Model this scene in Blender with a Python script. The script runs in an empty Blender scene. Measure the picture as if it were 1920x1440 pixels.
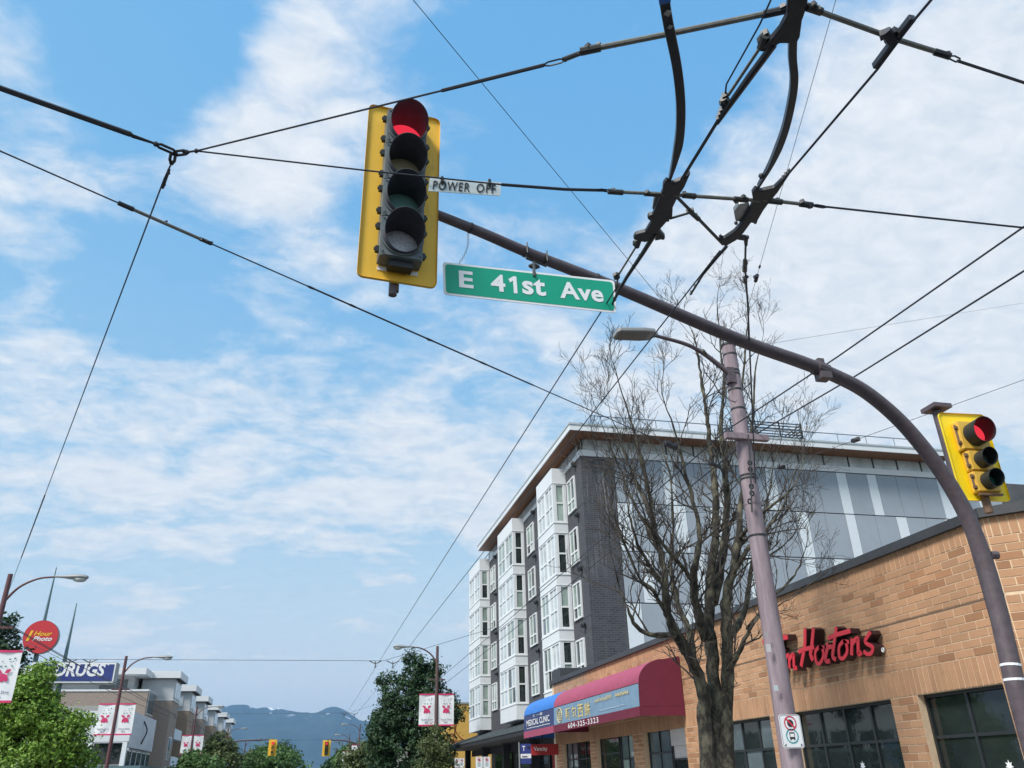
import bpy, math, random
import numpy as np
from mathutils import Vector, Matrix
random.seed(7); rng = np.random.default_rng(7)
scene = bpy.context.scene
COL = scene.collection

# ------------------------------------------------------------------ camera
F_PX = 1495.5
_pi, _ro, _ya = (math.radians(a) for a in (26.146, -1.533, 13.86))
CAM = np.array([0.0, 0.0, 1.7])
_fw = np.array([math.sin(_ya)*math.cos(_pi), math.cos(_ya)*math.cos(_pi), math.sin(_pi)])
_r0 = np.array([math.cos(_ya), -math.sin(_ya), 0.0]); _u0 = np.cross(_r0, _fw)
_r = math.cos(_ro)*_r0 + math.sin(_ro)*_u0; _u = -math.sin(_ro)*_r0 + math.cos(_ro)*_u0
cam_data = bpy.data.cameras.new('camera'); cam = bpy.data.objects.new('camera', cam_data); COL.objects.link(cam)
cam.matrix_world = Matrix(((_r[0], _u[0], -_fw[0], CAM[0]), (_r[1], _u[1], -_fw[1], CAM[1]), (_r[2], _u[2], -_fw[2], CAM[2]), (0, 0, 0, 1)))
cam_data.sensor_width = 36; cam_data.lens = F_PX/1920*36; cam_data.clip_end = 60000; cam_data.clip_start = 0.05
scene.camera = cam

def ray(x, y): return _fw + (x-960)/F_PX*_r - (y-720)/F_PX*_u
def at(x, y, X=None, Y=None, Z=None):
    """surveyed point: sight line of a photo pixel met with a known plane of the place"""
    d = ray(x, y)
    t = X/d[0] if X is not None else Y/d[1] if Y is not None else (Z-CAM[2])/d[2]
    return CAM + t*d

# ------------------------------------------------------------------ world, sun, exposure
SUN_EL, SUN_AZ = math.radians(50), math.radians(238)     # azimuth clockwise from +Y
world = bpy.data.worlds.new('World'); scene.world = world; world.use_nodes = True
def build_world():
    nt = world.node_tree; N = nt.nodes; L = nt.links; N.clear()
    out = N.new('ShaderNodeOutputWorld'); bg = N.new('ShaderNodeBackground'); bg.inputs['Strength'].default_value = 0.12
    sky = N.new('ShaderNodeTexSky'); sky.sky_type = 'NISHITA'; sky.sun_disc = False
    sky.sun_elevation = SUN_EL; sky.sun_rotation = SUN_AZ; sky.air_density = 1.0; sky.dust_density = 0.6; sky.ozone_density = 1.6
    tc = N.new('ShaderNodeTexCoord'); sep = N.new('ShaderNodeSeparateXYZ'); L.new(tc.outputs['Generated'], sep.inputs[0])
    def M(op, a, b=None, c=None):
        n = N.new('ShaderNodeMath'); n.operation = op
        for i, v in enumerate((a, b, c)):
            if v is None: continue
            if isinstance(v, (int, float)): n.inputs[i].default_value = v
            else: L.new(v, n.inputs[i])
        return n.outputs[0]
    zc = M('MAXIMUM', sep.outputs[2], 0.0)
    den = M('ADD', zc, 0.16)
    px = M('DIVIDE', sep.outputs[0], den); py = M('DIVIDE', sep.outputs[1], den)
    comb = N.new('ShaderNodeCombineXYZ'); L.new(px, comb.inputs[0]); L.new(py, comb.inputs[1])
    def noise(scale, detail, rough, off, dist=0.0, sx=1.0):
        mp = N.new('ShaderNodeMapping'); mp.inputs['Location'].default_value = off; mp.inputs['Scale'].default_value = (1, sx, 1)
        L.new(comb.outputs[0], mp.inputs[0])
        n = N.new('ShaderNodeTexNoise'); n.inputs['Scale'].default_value = scale; n.inputs['Detail'].default_value = detail
        n.inputs['Roughness'].default_value = rough; n.inputs['Distortion'].default_value = dist
        L.new(mp.outputs[0], n.inputs['Vector']); return n.outputs['Fac']
    big = noise(1.5, 2, 0.5, (3.1, 1.7, 0), 0.3)
    mid = noise(4.6, 6, 0.60, (0.4, 5.2, 2.0), 0.35, 1.25)
    fine = noise(15, 4, 0.62, (7.7, 2.1, 4.0), 0.5, 1.3)
    v = M('ADD', M('MULTIPLY', big, 0.55), M('ADD', M('MULTIPLY', mid, 0.75), M('MULTIPLY', fine, 0.19)))   # mean ~0.76
    # cloud banks at their places in the sky (direction, sharpness, weight)
    banks = [((1750, 330), 26, 0.26), ((480, 320), 330, 0.22), ((570, 110), 600, 0.22), ((120, 340), 420, 0.15), ((30, 100), 900, .20),
             ((1400, 460), 120, 0.12), ((500, 740), 60, 0.11), ((120, 760), 150, .09), ((800, 660), 220, .07), ((1500, 620), 60, .08), ((900, 930), 110, .11), ((250, 1000), 130, .08), ((560, 205), 1300, -.16), ((1130, 620), 260, .07),
             ((1050, 200), 130, -0.26), ((220, 150), 220, -0.16), ((330, 545), 260, -0.20), ((120, 500), 260, -0.14), ((350, 60), 500, -.22), ((720, 560), 400, -.12), ((850, 90), 420, -.20), ((380, 10), 900, -.16), ((1330, 120), 260, -.20), ((1150, 320), 300, -.10), ((1800, 520), 60, .10), ((700, 420), 700, -.10)]
    dirv = N.new('ShaderNodeVectorMath'); dirv.operation = 'NORMALIZE'; L.new(tc.outputs['Generated'], dirv.inputs[0])
    for (x, y), k, w in banks:
        d = ray(x, y); d = d/np.linalg.norm(d)
        dp = N.new('ShaderNodeVectorMath'); dp.operation = 'DOT_PRODUCT'; L.new(dirv.outputs[0], dp.inputs[0]); dp.inputs[1].default_value = d
        g = M('POWER', M('MAXIMUM', dp.outputs['Value'], 0.0), float(k))
        v = M('ADD', v, M('MULTIPLY', g, w))
    mr = N.new('ShaderNodeMapRange'); mr.interpolation_type = 'SMOOTHSTEP'; L.new(v, mr.inputs[0])
    mr.inputs[1].default_value = 0.61; mr.inputs[2].default_value = 0.98
    # thin veil that thickens towards the horizon
    hz = M('POWER', M('SUBTRACT', 1.0, M('MINIMUM', zc, 1.0)), 3.6)
    veil = M('MULTIPLY', hz, 0.98)
    mask = M('MAXIMUM', M('MULTIPLY', mr.outputs[0], 0.92), veil)
    shade = N.new('ShaderNodeMapRange'); L.new(fine, shade.inputs[0]); shade.inputs[1].default_value = 0.25; shade.inputs[2].default_value = 0.7
    shade.inputs[3].default_value = 0.0; shade.inputs[4].default_value = 1.0
    cc = N.new('ShaderNodeMix'); cc.data_type = 'RGBA'; L.new(M('ADD', M('MULTIPLY', shade.outputs[0], M('SUBTRACT', 1.0, hz)), M('MULTIPLY', hz, 0.6)), cc.inputs[0])
    cc.inputs[6].default_value = (4.35, 4.75, 5.25, 1); cc.inputs[7].default_value = (5.9, 6.0, 6.1, 1)
    # the camera's tone curve flattens the sky: per-channel power on the Nishita radiance
    sc_ = N.new('ShaderNodeSeparateColor'); L.new(sky.outputs[0], sc_.inputs[0]); cmb = N.new('ShaderNodeCombineColor')
    for i, (k, p) in enumerate(((1.16, .78), (2.42, .40), (4.45, .11))): L.new(M('MULTIPLY', M('POWER', sc_.outputs[i], p), k), cmb.inputs[i])
    mx = N.new('ShaderNodeMix'); mx.data_type = 'RGBA'; L.new(mask, mx.inputs[0]); L.new(cmb.outputs[0], mx.inputs[6]); L.new(cc.outputs[2], mx.inputs[7])
    L.new(mx.outputs[2], bg.inputs['Color']); L.new(bg.outputs[0], out.inputs[0])
build_world()
sl = bpy.data.lights.new('sun', 'SUN'); sl.energy = 3.6; sl.angle = math.radians(16); sl.color = (1.0, 0.96, 0.9)
sun = bpy.data.objects.new('sun', sl); COL.objects.link(sun)
_sd = Vector((math.sin(SUN_AZ)*math.cos(SUN_EL), math.cos(SUN_AZ)*math.cos(SUN_EL), math.sin(SUN_EL)))
sun.rotation_euler = _sd.to_track_quat('Z', 'Y').to_euler(); sun.location = (0, -20, 40)
vs = scene.view_settings; vs.view_transform = 'Standard'; vs.look = 'None'; vs.exposure = 0.45; vs.gamma = 1.0; vs.use_curve_mapping = False

# ------------------------------------------------------------------ materials
MAT = {}
def mat(name, col, rough=0.6, metal=0.0, var=0.12, scale=6.0, bump=0.0, bscale=40.0, col2=None, stretch=(1, 1, 1), spec=0.5, emit=None, estr=0.0, island=0.0, trans=0.0, thr=None):
    if name in MAT: return MAT[name]
    m = bpy.data.materials.new(name); m.use_nodes = True; nt = m.node_tree; N = nt.nodes; L = nt.links
    b = N['Principled BSDF']; b.inputs['Roughness'].default_value = rough; b.inputs['Metallic'].default_value = metal
    b.inputs['Specular IOR Level'].default_value = spec
    tc = N.new('ShaderNodeTexCoord'); mp = N.new('ShaderNodeMapping'); mp.inputs['Scale'].default_value = stretch
    L.new(tc.outputs['Object'], mp.inputs[0])
    n = N.new('ShaderNodeTexNoise'); n.inputs['Scale'].default_value = scale; n.inputs['Detail'].default_value = 6; n.inputs['Roughness'].default_value = 0.65
    L.new(mp.outputs[0], n.inputs['Vector'])
    mr = N.new('ShaderNodeMapRange'); L.new(n.outputs['Fac'], mr.inputs[0])
    lo, hi = thr or (0.3, 0.7); mr.inputs[1].default_value = lo; mr.inputs[2].default_value = hi
    mix = N.new('ShaderNodeMix'); mix.data_type = 'RGBA'; L.new(mr.outputs[0], mix.inputs[0])
    a = [c*(1-var) for c in col]; c2 = col2 or [min(1, c*(1+var)) for c in col]
    if col2: a = list(col)
    mix.inputs[6].default_value = (*a, 1); mix.inputs[7].default_value = (*c2, 1)
    src = mix.outputs[2]
    if island > 0:
        oi = N.new('ShaderNodeObjectInfo'); gi = N.new('ShaderNodeNewGeometry')
        ad = N.new('ShaderNodeMath'); ad.operation = 'ADD'; L.new(oi.outputs['Random'], ad.inputs[0]); L.new(gi.outputs['Random Per Island'], ad.inputs[1])
        fr = N.new('ShaderNodeMath'); fr.operation = 'FRACT'; L.new(ad.outputs[0], fr.inputs[0])
        pw = N.new('ShaderNodeMapRange'); L.new(fr.outputs[0], pw.inputs[0]); pw.inputs[3].default_value = 1-island; pw.inputs[4].default_value = 1+island
        mu = N.new('ShaderNodeVectorMath'); mu.operation = 'SCALE'; L.new(src, mu.inputs[0]); L.new(pw.outputs[0], mu.inputs['Scale'])
        src = mu.outputs[0]
    L.new(src, b.inputs['Base Color'])
    if bump > 0:
        n2 = N.new('ShaderNodeTexNoise'); n2.inputs['Scale'].default_value = bscale; n2.inputs['Detail'].default_value = 4; L.new(mp.outputs[0], n2.inputs['Vector'])
        bp = N.new('ShaderNodeBump'); bp.inputs['Strength'].default_value = bump; bp.inputs['Distance'].default_value = 0.02
        L.new(n2.outputs['Fac'], bp.inputs['Height']); L.new(bp.outputs[0], b.inputs['Normal'])
    if emit: b.inputs['Emission Color'].default_value = (*emit, 1); b.inputs['Emission Strength'].default_value = estr
    if trans > 0:
        tr = N.new('ShaderNodeBsdfTranslucent'); L.new(src, tr.inputs['Color']); ms = N.new('ShaderNodeMixShader'); ms.inputs[0].default_value = trans
        L.new(b.outputs[0], ms.inputs[1]); L.new(tr.outputs[0], ms.inputs[2]); L.new(ms.outputs[0], N['Material Output'].inputs['Surface'])
    MAT[name] = m; return m

def stain(m, scale=.45, lo=.74, hi=1.06):
    nt = m.node_tree; N = nt.nodes; L = nt.links; b = N['Principled BSDF']; src = b.inputs['Base Color'].links[0].from_socket
    g = N.new('ShaderNodeNewGeometry'); n = N.new('ShaderNodeTexNoise'); n.inputs['Scale'].default_value = scale; n.inputs['Detail'].default_value = 6; n.inputs['Roughness'].default_value = .6; L.new(g.outputs['Position'], n.inputs['Vector'])
    mr = N.new('ShaderNodeMapRange'); L.new(n.outputs['Fac'], mr.inputs[0]); mr.inputs[1].default_value = .32; mr.inputs[2].default_value = .6; mr.inputs[3].default_value = lo; mr.inputs[4].default_value = hi
    v = N.new('ShaderNodeVectorMath'); v.operation = 'SCALE'; L.new(src, v.inputs[0]); L.new(mr.outputs[0], v.inputs['Scale']); L.new(v.outputs[0], b.inputs['Base Color'])
def glass_mat(name, tint, rough=0.03, spec=0.5):
    """window pane: dark room behind, glossy wavy front"""
    m = mat(name, tint, rough=rough, var=0.35, scale=0.9, bump=0.06, bscale=2.5, spec=spec); return m

mat('asphalt', (.05, .05, .052), .9, var=.25, scale=30, bump=.3, bscale=200)
mat('concrete', (.36, .35, .33), .85, var=.12, scale=9, bump=.2, bscale=90)
mat('paint_white', (.72, .72, .70), .6, var=.1)
mat('earth', (.10, .10, .08), .95, var=.3, scale=.6)
mat('davit_metal', (.075, .055, .063), .5, var=.25, scale=14, bump=.06, col2=(.115, .09, .10))
mat('galv', (.33, .34, .33), .45, metal=.6, var=.2)
mat('black_iron', (.020, .022, .029), .5, var=.3, scale=20, bump=.1)
mat('rail_black', (.020, .022, .029), .38, var=.3, scale=8)
mat('wire_dark', (.026, .031, .044), .55)
mat('wire_blue', (.035, .05, .08), .6)
mat('rod_fibre', (.17, .17, .15), .5, var=.3, scale=25)
mat('clamp_grey', (.05, .05, .046), .5, metal=.2, var=.4, scale=30)
mat('blue_tape', (.03, .16, .55), .5)
mat('signal_yellow', (.60, .34, .05), .55, var=.07, scale=8, col2=(.84, .50, .04), thr=(.26, .46), stretch=(1, 1, .35))
mat('signal_yellow_bright', (.92, .68, .01), .45, var=.05, scale=5)
mat('signal_yellow_old', (.62, .36, .05), .5, col2=(.80, .50, .07), scale=7, var=.1)
mat('signal_grey', (.125, .15, .16), .5, var=.25, scale=10, bump=.05)
mat('visor_black', (.062, .065, .082), .5, var=.3, scale=8)
mat('lens_red', (.5, .02, .03), .2, emit=(1.0, .04, .08), estr=.6)
mat('lens_amber', (.40, .36, .22), .2, var=.1)
mat('lens_green', (.16, .34, .30), .2, var=.1)
mat('lens_white', (.62, .64, .70), .2, var=.3, scale=60)
mat('lens_off', (.035, .06, .055), .2)
mat('lens_off_green', (.02, .085, .07), .2)
mat('sign_green', (.0, .33, .20), .4, var=.06, scale=5)
mat('sign_white', (.80, .81, .82), .4, var=.04)
mat('sign_grey', (.50, .57, .58), .45, var=.08)
mat('ink_black', (.02, .022, .025), .5)
mat('ink_red', (.62, .03, .06), .45)
mat('ink_teal', (.0, .30, .33), .45)
mat('ink_navy', (.03, .045, .17), .5)
mat('ink_pink', (.62, .035, .14), .5, var=.2, scale=8)
mat('ink_leaf', (.05, .22, .19), .5)
mat('conc_pole', (.185, .135, .155), .8, var=.15, scale=9, bump=.25, bscale=50, col2=(.33, .265, .29), stretch=(1, 1, .12), thr=(.34, .66))
mat('pole_maroon', (.115, .045, .05), .55, var=.2, scale=10)
mat('pole_brown', (.10, .06, .055), .6, var=.2, scale=10)
mat('lamp_grey', (.27, .28, .28), .45, var=.12)
mat('led_face', (.16, .165, .16), .4, var=.35, scale=40)
mat('lamp_glass', (.45, .48, .47), .15, var=.1)
mat('bark', (.030, .026, .021), .95, var=.3, scale=8, bump=1.0, bscale=22, col2=(.14, .128, .088), stretch=(1, 1, .6), thr=(.44, .64))
mat('bark_twig', (.060, .051, .042), .9, var=.3, scale=5)
mat('bark_far', (.05, .04, .03), .95)
mat('brick', (.40, .215, .112), .85, var=.12, scale=9, bump=.25, bscale=60, col2=(.47, .27, .155), island=.11)
mat('brick_dark', (.33, .165, .082), .85, var=.12, scale=9, bump=.25, bscale=60, col2=(.37, .19, .10), island=.15)
mat('mortar', (.66, .50, .34), .9, var=.15, scale=14, bump=.2, bscale=80)
for _m in ('brick', 'brick_dark', 'mortar'): stain(MAT[_m])
mat('flashing', (.045, .047, .052), .5, var=.2)
mat('frame_black', (.018, .022, .024), .45)
glass_mat('glass_dark', (.018, .025, .025), .02)
glass_mat('glass_curtain', (.26, .33, .30), .05)
glass_mat('glass_pale', (.47, .52, .53), .06)
glass_mat('glass_grey', (.10, .13, .14), .03)
mat('panel_white', (.68, .71, .73), .5, var=.05, scale=2)
mat('panel_grey', (.325, .37, .42), .85, var=.08, scale=.6, spec=.2)
mat('panel_pale', (.66, .72, .76), .85, var=.05, spec=.2)
mat('panel_char', (.085, .09, .095), .7, var=.25, scale=1.5)
mat('joint_dark', (.05, .06, .07), .8)
mat('frame_white', (.74, .76, .77), .45, var=.03)
mat('soffit', (.235, .105, .048), .55, var=.18, scale=1.2, stretch=(4, .3, 1))
mat('rail_metal', (.16, .19, .23), .4, metal=.4)
mat('rail_glass', (.40, .45, .47), .08, var=.1)
mat('awn_maroon', (.135, .011, .033), .75, var=.12, scale=4, bump=.1, bscale=8)
mat('awn_pink', (.32, .06, .115), .75, var=.12, scale=5, bump=.1, bscale=8)  # maroon cloth with the lit top's highlight painted in; also the blue awning's valance
mat('awn_blue', (.035, .17, .52), .7, var=.12, scale=4)
mat('awn_navy', (.035, .05, .14), .7, var=.12, scale=4)
mat('awn_field', (.135, .225, .325), .7, var=.1, scale=3, col2=(.19, .29, .39))
mat('gold', (.60, .48, .20), .6, var=.2, scale=6)
mat('faint', (.36, .47, .58), .7)
mat('letter_red', (.58, .022, .035), .4, var=.06)
mat('letter_side', (.035, .012, .014), .5)
mat('stucco_yellow', (.60, .37, .085), .85, var=.08, scale=3)
mat('graffiti', (.25, .10, .03), .8)
mat('canopy_metal', (.10, .12, .13), .5, var=.2, scale=3)
mat('canopy_dark', (.02, .022, .028), .7)
mat('shop_red', (.38, .03, .035), .5, var=.1)
mat('wood_brown', (.17, .10, .06), .7)
mat('white_blind', (.55, .53, .52), .8)
mat('leftbrick', (.31, .25, .21), .9, var=.22, scale=3, stretch=(1, 1, 4), bump=.1)
mat('leftbrick_tan', (.33, .24, .17), .9, var=.2, scale=3, stretch=(1, 1, 4))
mat('clad_grey', (.48, .50, .51), .6, var=.08, scale=1.5, stretch=(1, 1, 5))
mat('store_metal', (.50, .53, .57), .5, var=.12, scale=1.2, stretch=(.4, .4, 3))
mat('roof_white', (.66, .68, .69), .5, var=.04)
mat('sign_disc', (.56, .035, .045), .4, var=.06)
mat('ink_yellow', (.85, .50, .02), .5)
mat('sign_navy', (.035, .055, .22), .4, var=.1)
mat('mast_green', (.10, .17, .19), .5, var=.1)
mat('leaf_spring', (.17, .29, .035), .6, var=.3, scale=1.2, island=.45, trans=.18)
mat('leaf_dark', (.036, .082, .032), .6, var=.3, scale=1.0, island=.40, trans=.25)
mat('leaf_mid', (.085, .165, .045), .6, var=.3, scale=1.0, island=.40, trans=.3)
mat('leaf_olive', (.11, .14, .05), .6, var=.3, scale=1.0, island=.40, trans=.3)
mat('flower_white', (.5, .48, .44), .7)
def mountain_mat():
    m = mat('forest_slope', (.02, .035, .03), .95, var=.3, scale=.004)
    nt = m.node_tree; N = nt.nodes; L = nt.links; b = N['Principled BSDF']; src = b.inputs['Base Color'].links[0].from_socket
    g = N.new('ShaderNodeNewGeometry'); s = N.new('ShaderNodeSeparateXYZ'); L.new(g.outputs['Position'], s.inputs[0])
    n = N.new('ShaderNodeTexNoise'); n.inputs['Scale'].default_value = .005; n.inputs['Detail'].default_value = 9; L.new(g.outputs['Position'], n.inputs['Vector'])
    ad = N.new('ShaderNodeMath'); ad.operation = 'MULTIPLY_ADD'; L.new(n.outputs['Fac'], ad.inputs[0]); ad.inputs[1].default_value = 2600; L.new(s.outputs[2], ad.inputs[2])
    mr = N.new('ShaderNodeMapRange'); L.new(ad.outputs[0], mr.inputs[0]); mr.inputs[1].default_value = 2600; mr.inputs[2].default_value = 2760
    mx = N.new('ShaderNodeMix'); mx.data_type = 'RGBA'; L.new(mr.outputs[0], mx.inputs[0]); L.new(src, mx.inputs[6]); mx.inputs[7].default_value = (.8, .8, .82, 1)
    L.new(mx.outputs[2], b.inputs['Base Color'])
mountain_mat()
def dark_brick_mat():
    m = bpy.data.materials.new('apt_brick'); m.use_nodes = True; nt = m.node_tree; N = nt.nodes; L = nt.links; b = N['Principled BSDF']; b.inputs['Roughness'].default_value = .8
    tc = N.new('ShaderNodeTexCoord'); sp = N.new('ShaderNodeSeparateXYZ'); L.new(tc.outputs['Object'], sp.inputs[0])
    ad = N.new('ShaderNodeMath'); L.new(sp.outputs[0], ad.inputs[0]); L.new(sp.outputs[1], ad.inputs[1])
    cb = N.new('ShaderNodeCombineXYZ'); L.new(ad.outputs[0], cb.inputs[0]); L.new(sp.outputs[2], cb.inputs[1])
    br = N.new('ShaderNodeTexBrick'); L.new(cb.outputs[0], br.inputs['Vector']); br.inputs['Scale'].default_value = 1.0
    br.inputs['Brick Width'].default_value = .30; br.inputs['Row Height'].default_value = .10; br.inputs['Mortar Size'].default_value = .011
    br.inputs['Color1'].default_value = (.038, .040, .049, 1); br.inputs['Color2'].default_value = (.062, .064, .076, 1); br.inputs['Mortar'].default_value = (.095, .098, .108, 1)
    # salt streaks run down from the parapet on the gable wall
    mp = N.new('ShaderNodeMapping'); mp.inputs['Scale'].default_value = (3.2, .5, .16); L.new(tc.outputs['Object'], mp.inputs[0])
    n = N.new('ShaderNodeTexNoise'); n.inputs['Scale'].default_value = 1.6; n.inputs['Detail'].default_value = 8; n.inputs['Roughness'].default_value = .72; L.new(mp.outputs[0], n.inputs['Vector'])
    mr = N.new('ShaderNodeMapRange'); L.new(n.outputs['Fac'], mr.inputs[0]); mr.inputs[1].default_value = .54; mr.inputs[2].default_value = .68; mr.inputs[4].default_value = .75
    gm = N.new('ShaderNodeNewGeometry'); sn = N.new('ShaderNodeSeparateXYZ'); L.new(gm.outputs['Normal'], sn.inputs[0])
    ab = N.new('ShaderNodeMath'); ab.operation = 'ABSOLUTE'; L.new(sn.outputs[1], ab.inputs[0])
    mh = N.new('ShaderNodeMapRange'); L.new(sp.outputs[2], mh.inputs[0]); mh.inputs[1].default_value = 9.0; mh.inputs[2].default_value = 15.5; mh.inputs[3].default_value = .12; mh.inputs[4].default_value = 1.0
    m0 = N.new('ShaderNodeMath'); m0.operation = 'MULTIPLY'; L.new(ab.outputs[0], m0.inputs[0]); L.new(mh.outputs[0], m0.inputs[1])
    mu = N.new('ShaderNodeMath'); mu.operation = 'MULTIPLY'; L.new(m0.outputs[0], mu.inputs[0]); L.new(mr.outputs[0], mu.inputs[1])
    mx = N.new('ShaderNodeMix'); mx.data_type = 'RGBA'; L.new(mu.outputs[0], mx.inputs[0]); L.new(br.outputs[0], mx.inputs[6]); mx.inputs[7].default_value = (.50, .51, .54, 1)
    L.new(mx.outputs[2], b.inputs['Base Color']); MAT['apt_brick'] = m
dark_brick_mat()

# ------------------------------------------------------------------ mesh helpers
class MB:
    def __init__(s): s.v = []; s.f = []
    def add(s, vs, fs):
        o = len(s.v); s.v += [tuple(map(float, p)) for p in vs]; s.f += [tuple(i+o for i in f) for f in fs]; return s
    def box(s, c, d, rz=0.0, R=None):
        hx, hy, hz = d[0]/2, d[1]/2, d[2]/2; ca, sa = math.cos(rz), math.sin(rz); vs = []
        for x, y, z in ((-1,-1,-1),(1,-1,-1),(1,1,-1),(-1,1,-1),(-1,-1,1),(1,-1,1),(1,1,1),(-1,1,1)):
            p = np.array((x*hx, y*hy, z*hz))
            p = R @ p if R is not None else np.array((p[0]*ca-p[1]*sa, p[0]*sa+p[1]*ca, p[2]))
            vs.append(p+np.array(c))
        return s.add(vs, [(0,3,2,1),(4,5,6,7),(0,1,5,4),(1,2,6,5),(2,3,7,6),(3,0,4,7)])
    def span(s, a, b): return s.box([(a[i]+b[i])/2 for i in range(3)], [abs(b[i]-a[i]) for i in range(3)])
    def tube(s, pts, r, n=8, cap=True):
        pts = [np.array(p, float) for p in pts]; m = len(pts)
        rs = list(r) if hasattr(r, '__len__') else [r]*m
        T = []
        for i in range(m):
            t = pts[min(i+1, m-1)]-pts[max(i-1, 0)]; T.append(t/(np.linalg.norm(t)+1e-12))
        ref = np.array((0, 0, 1.0)) if abs(T[0][2]) < .9 else np.array((1.0, 0, 0))
        a = np.cross(T[0], ref); a /= np.linalg.norm(a); vs = []
        for i in range(m):
            a = a - T[i]*(a@T[i]); a /= (np.linalg.norm(a)+1e-12); b = np.cross(T[i], a)
            for k in range(n):
                th = 2*math.pi*k/n; vs.append(pts[i]+rs[i]*(math.cos(th)*a+math.sin(th)*b))
        fs = [(i*n+k, i*n+(k+1) % n, (i+1)*n+(k+1) % n, (i+1)*n+k) for i in range(m-1) for k in range(n)]
        if cap: fs += [tuple(range(n-1, -1, -1)), tuple((m-1)*n+k for k in range(n))]
        return s.add(vs, fs)
    def blob(s, c, r, n=8, m=5, axis=None):
        c = np.array(c, float); r = np.array(r if hasattr(r, '__len__') else (r, r, r), float); vs = [c+r*(0, 0, 1)]; fs = []
        for j in range(1, m):
            ph = math.pi*j/m
            for k in range(n): th = 2*math.pi*k/n; vs.append(c+r*(math.sin(ph)*math.cos(th), math.sin(ph)*math.sin(th), math.cos(ph)))
        vs.append(c-r*(0, 0, 1)); e = len(vs)-1
        fs += [(0, 1+k, 1+(k+1) % n) for k in range(n)]
        for j in range(m-2): fs += [(1+j*n+k, 1+(j+1)*n+k, 1+(j+1)*n+(k+1) % n, 1+j*n+(k+1) % n) for k in range(n)]
        fs += [(e, 1+(m-2)*n+(k+1) % n, 1+(m-2)*n+k) for k in range(n)]
        return s.add(vs, fs)
    def prism(s, poly, d):
        """poly: 3D points of a planar outline; d: extrusion vector"""
        n = len(poly); d = np.array(d, float); a = [np.array(p, float) for p in poly]; vs = a+[p+d for p in a]
        return s.add(vs, [tuple(range(n-1, -1, -1)), tuple(range(n, 2*n))]+[(k, (k+1) % n, n+(k+1) % n, n+k) for k in range(n)])
    def xf(s, fn): s.v = [tuple(fn(np.array(p))) for p in s.v]; return s
    def build(s, name, m, parent=None, smooth=False, bevel=0.0):
        me = bpy.data.meshes.new(name); org = np.array(parent_world(parent)) if parent else np.zeros(3)
        me.from_pydata([(p[0]-org[0], p[1]-org[1], p[2]-org[2]) for p in s.v], [], s.f); me.update()
        return link(name, me, m, parent, smooth, bevel)
def parent_world(o):
    p = np.zeros(3)
    while o: p += np.array(o.location); o = o.parent
    return p
def link(name, me, m, parent=None, smooth=False, bevel=0.0):
    import bmesh
    bm = bmesh.new(); bm.from_mesh(me); bmesh.ops.recalc_face_normals(bm, faces=bm.faces); bm.to_mesh(me); bm.free()
    me.materials.append(MAT[m] if isinstance(m, str) else m)
    if smooth:
        me.polygons.foreach_set('use_smooth', [True]*len(me.polygons)); me.set_sharp_from_angle(angle=math.radians(42))
    o = bpy.data.objects.new(name, me); COL.objects.link(o)
    if parent: o.parent = parent
    if bevel: bv = o.modifiers.new('bevel', 'BEVEL'); bv.width = bevel; bv.segments = 2; bv.limit_method = 'ANGLE'
    return o
def tag(o, label=None, cat=None, group=None, kind=None):
    if label: o['label'] = label
    if cat: o['category'] = cat
    if group: o['group'] = group
    if kind: o['kind'] = kind
    return o
def thing(name, loc, label, cat, group=None):
    o = bpy.data.objects.new(name, None); o.empty_display_size = .2; COL.objects.link(o); o.location = loc; return tag(o, label, cat, group)
def copy_tree(o, parent=None):
    c = o.copy(); COL.objects.link(c); c.parent = parent
    for ch in o.children: copy_tree(ch, c)
    return c
def text_raw(s, shear=0.0, offset=0.0, spacing=1.0):
    cu = bpy.data.curves.new('txt', 'FONT'); cu.body = s; cu.size = 1.0; cu.shear = shear; cu.offset = offset; cu.space_character = spacing; cu.resolution_u = 3; cu.fill_mode = 'FRONT'
    ob = bpy.data.objects.new('txt', cu); COL.objects.link(ob); dg = bpy.context.evaluated_depsgraph_get(); dg.update()
    me = bpy.data.meshes.new_from_object(ob.evaluated_get(dg)); vs = [tuple(v.co) for v in me.vertices]; fs = [tuple(p.vertices) for p in me.polygons]
    bpy.data.objects.remove(ob); bpy.data.meshes.remove(me); bpy.data.curves.remove(cu); return np.array(vs), fs
def text_on(s, name, m, parent, o, right, up, w, h, thick=0.003, **kw):
    """lettering fitted in a w x h field whose lower-left corner is o; raised by `thick`"""
    vs, fs = text_raw(s, **kw); mn, mx_ = vs.min(0), vs.max(0)
    right = np.array(right, float); right /= np.linalg.norm(right); up = np.array(up, float); up /= np.linalg.norm(up); nrm = np.cross(right, up); o = np.array(o, float)
    P = [o+right*((p[0]-mn[0])/(mx_[0]-mn[0])*w)+up*((p[1]-mn[1])/(mx_[1]-mn[1])*h)+nrm*thick for p in vs]
    mb = MB(); mb.add(P, fs); return mb.build(name, m, parent)
def lerp(a, b, t): return np.array(a)*(1-t)+np.array(b)*t
def smooth_path(P, k=6):
    P = [np.array(p, float) for p in P]; Q = [2*P[0]-P[1]]+P+[2*P[-1]-P[-2]]; out = []
    for i in range(1, len(Q)-2):
        for j in range(k):
            t = j/k; a, b, c, d = Q[i-1:i+3]
            out.append(.5*((2*b)+(c-a)*t+(2*a-5*b+4*c-d)*t*t+(-a+3*b-3*c+d)*t**3))
    out.append(P[-1]); return out
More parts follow.
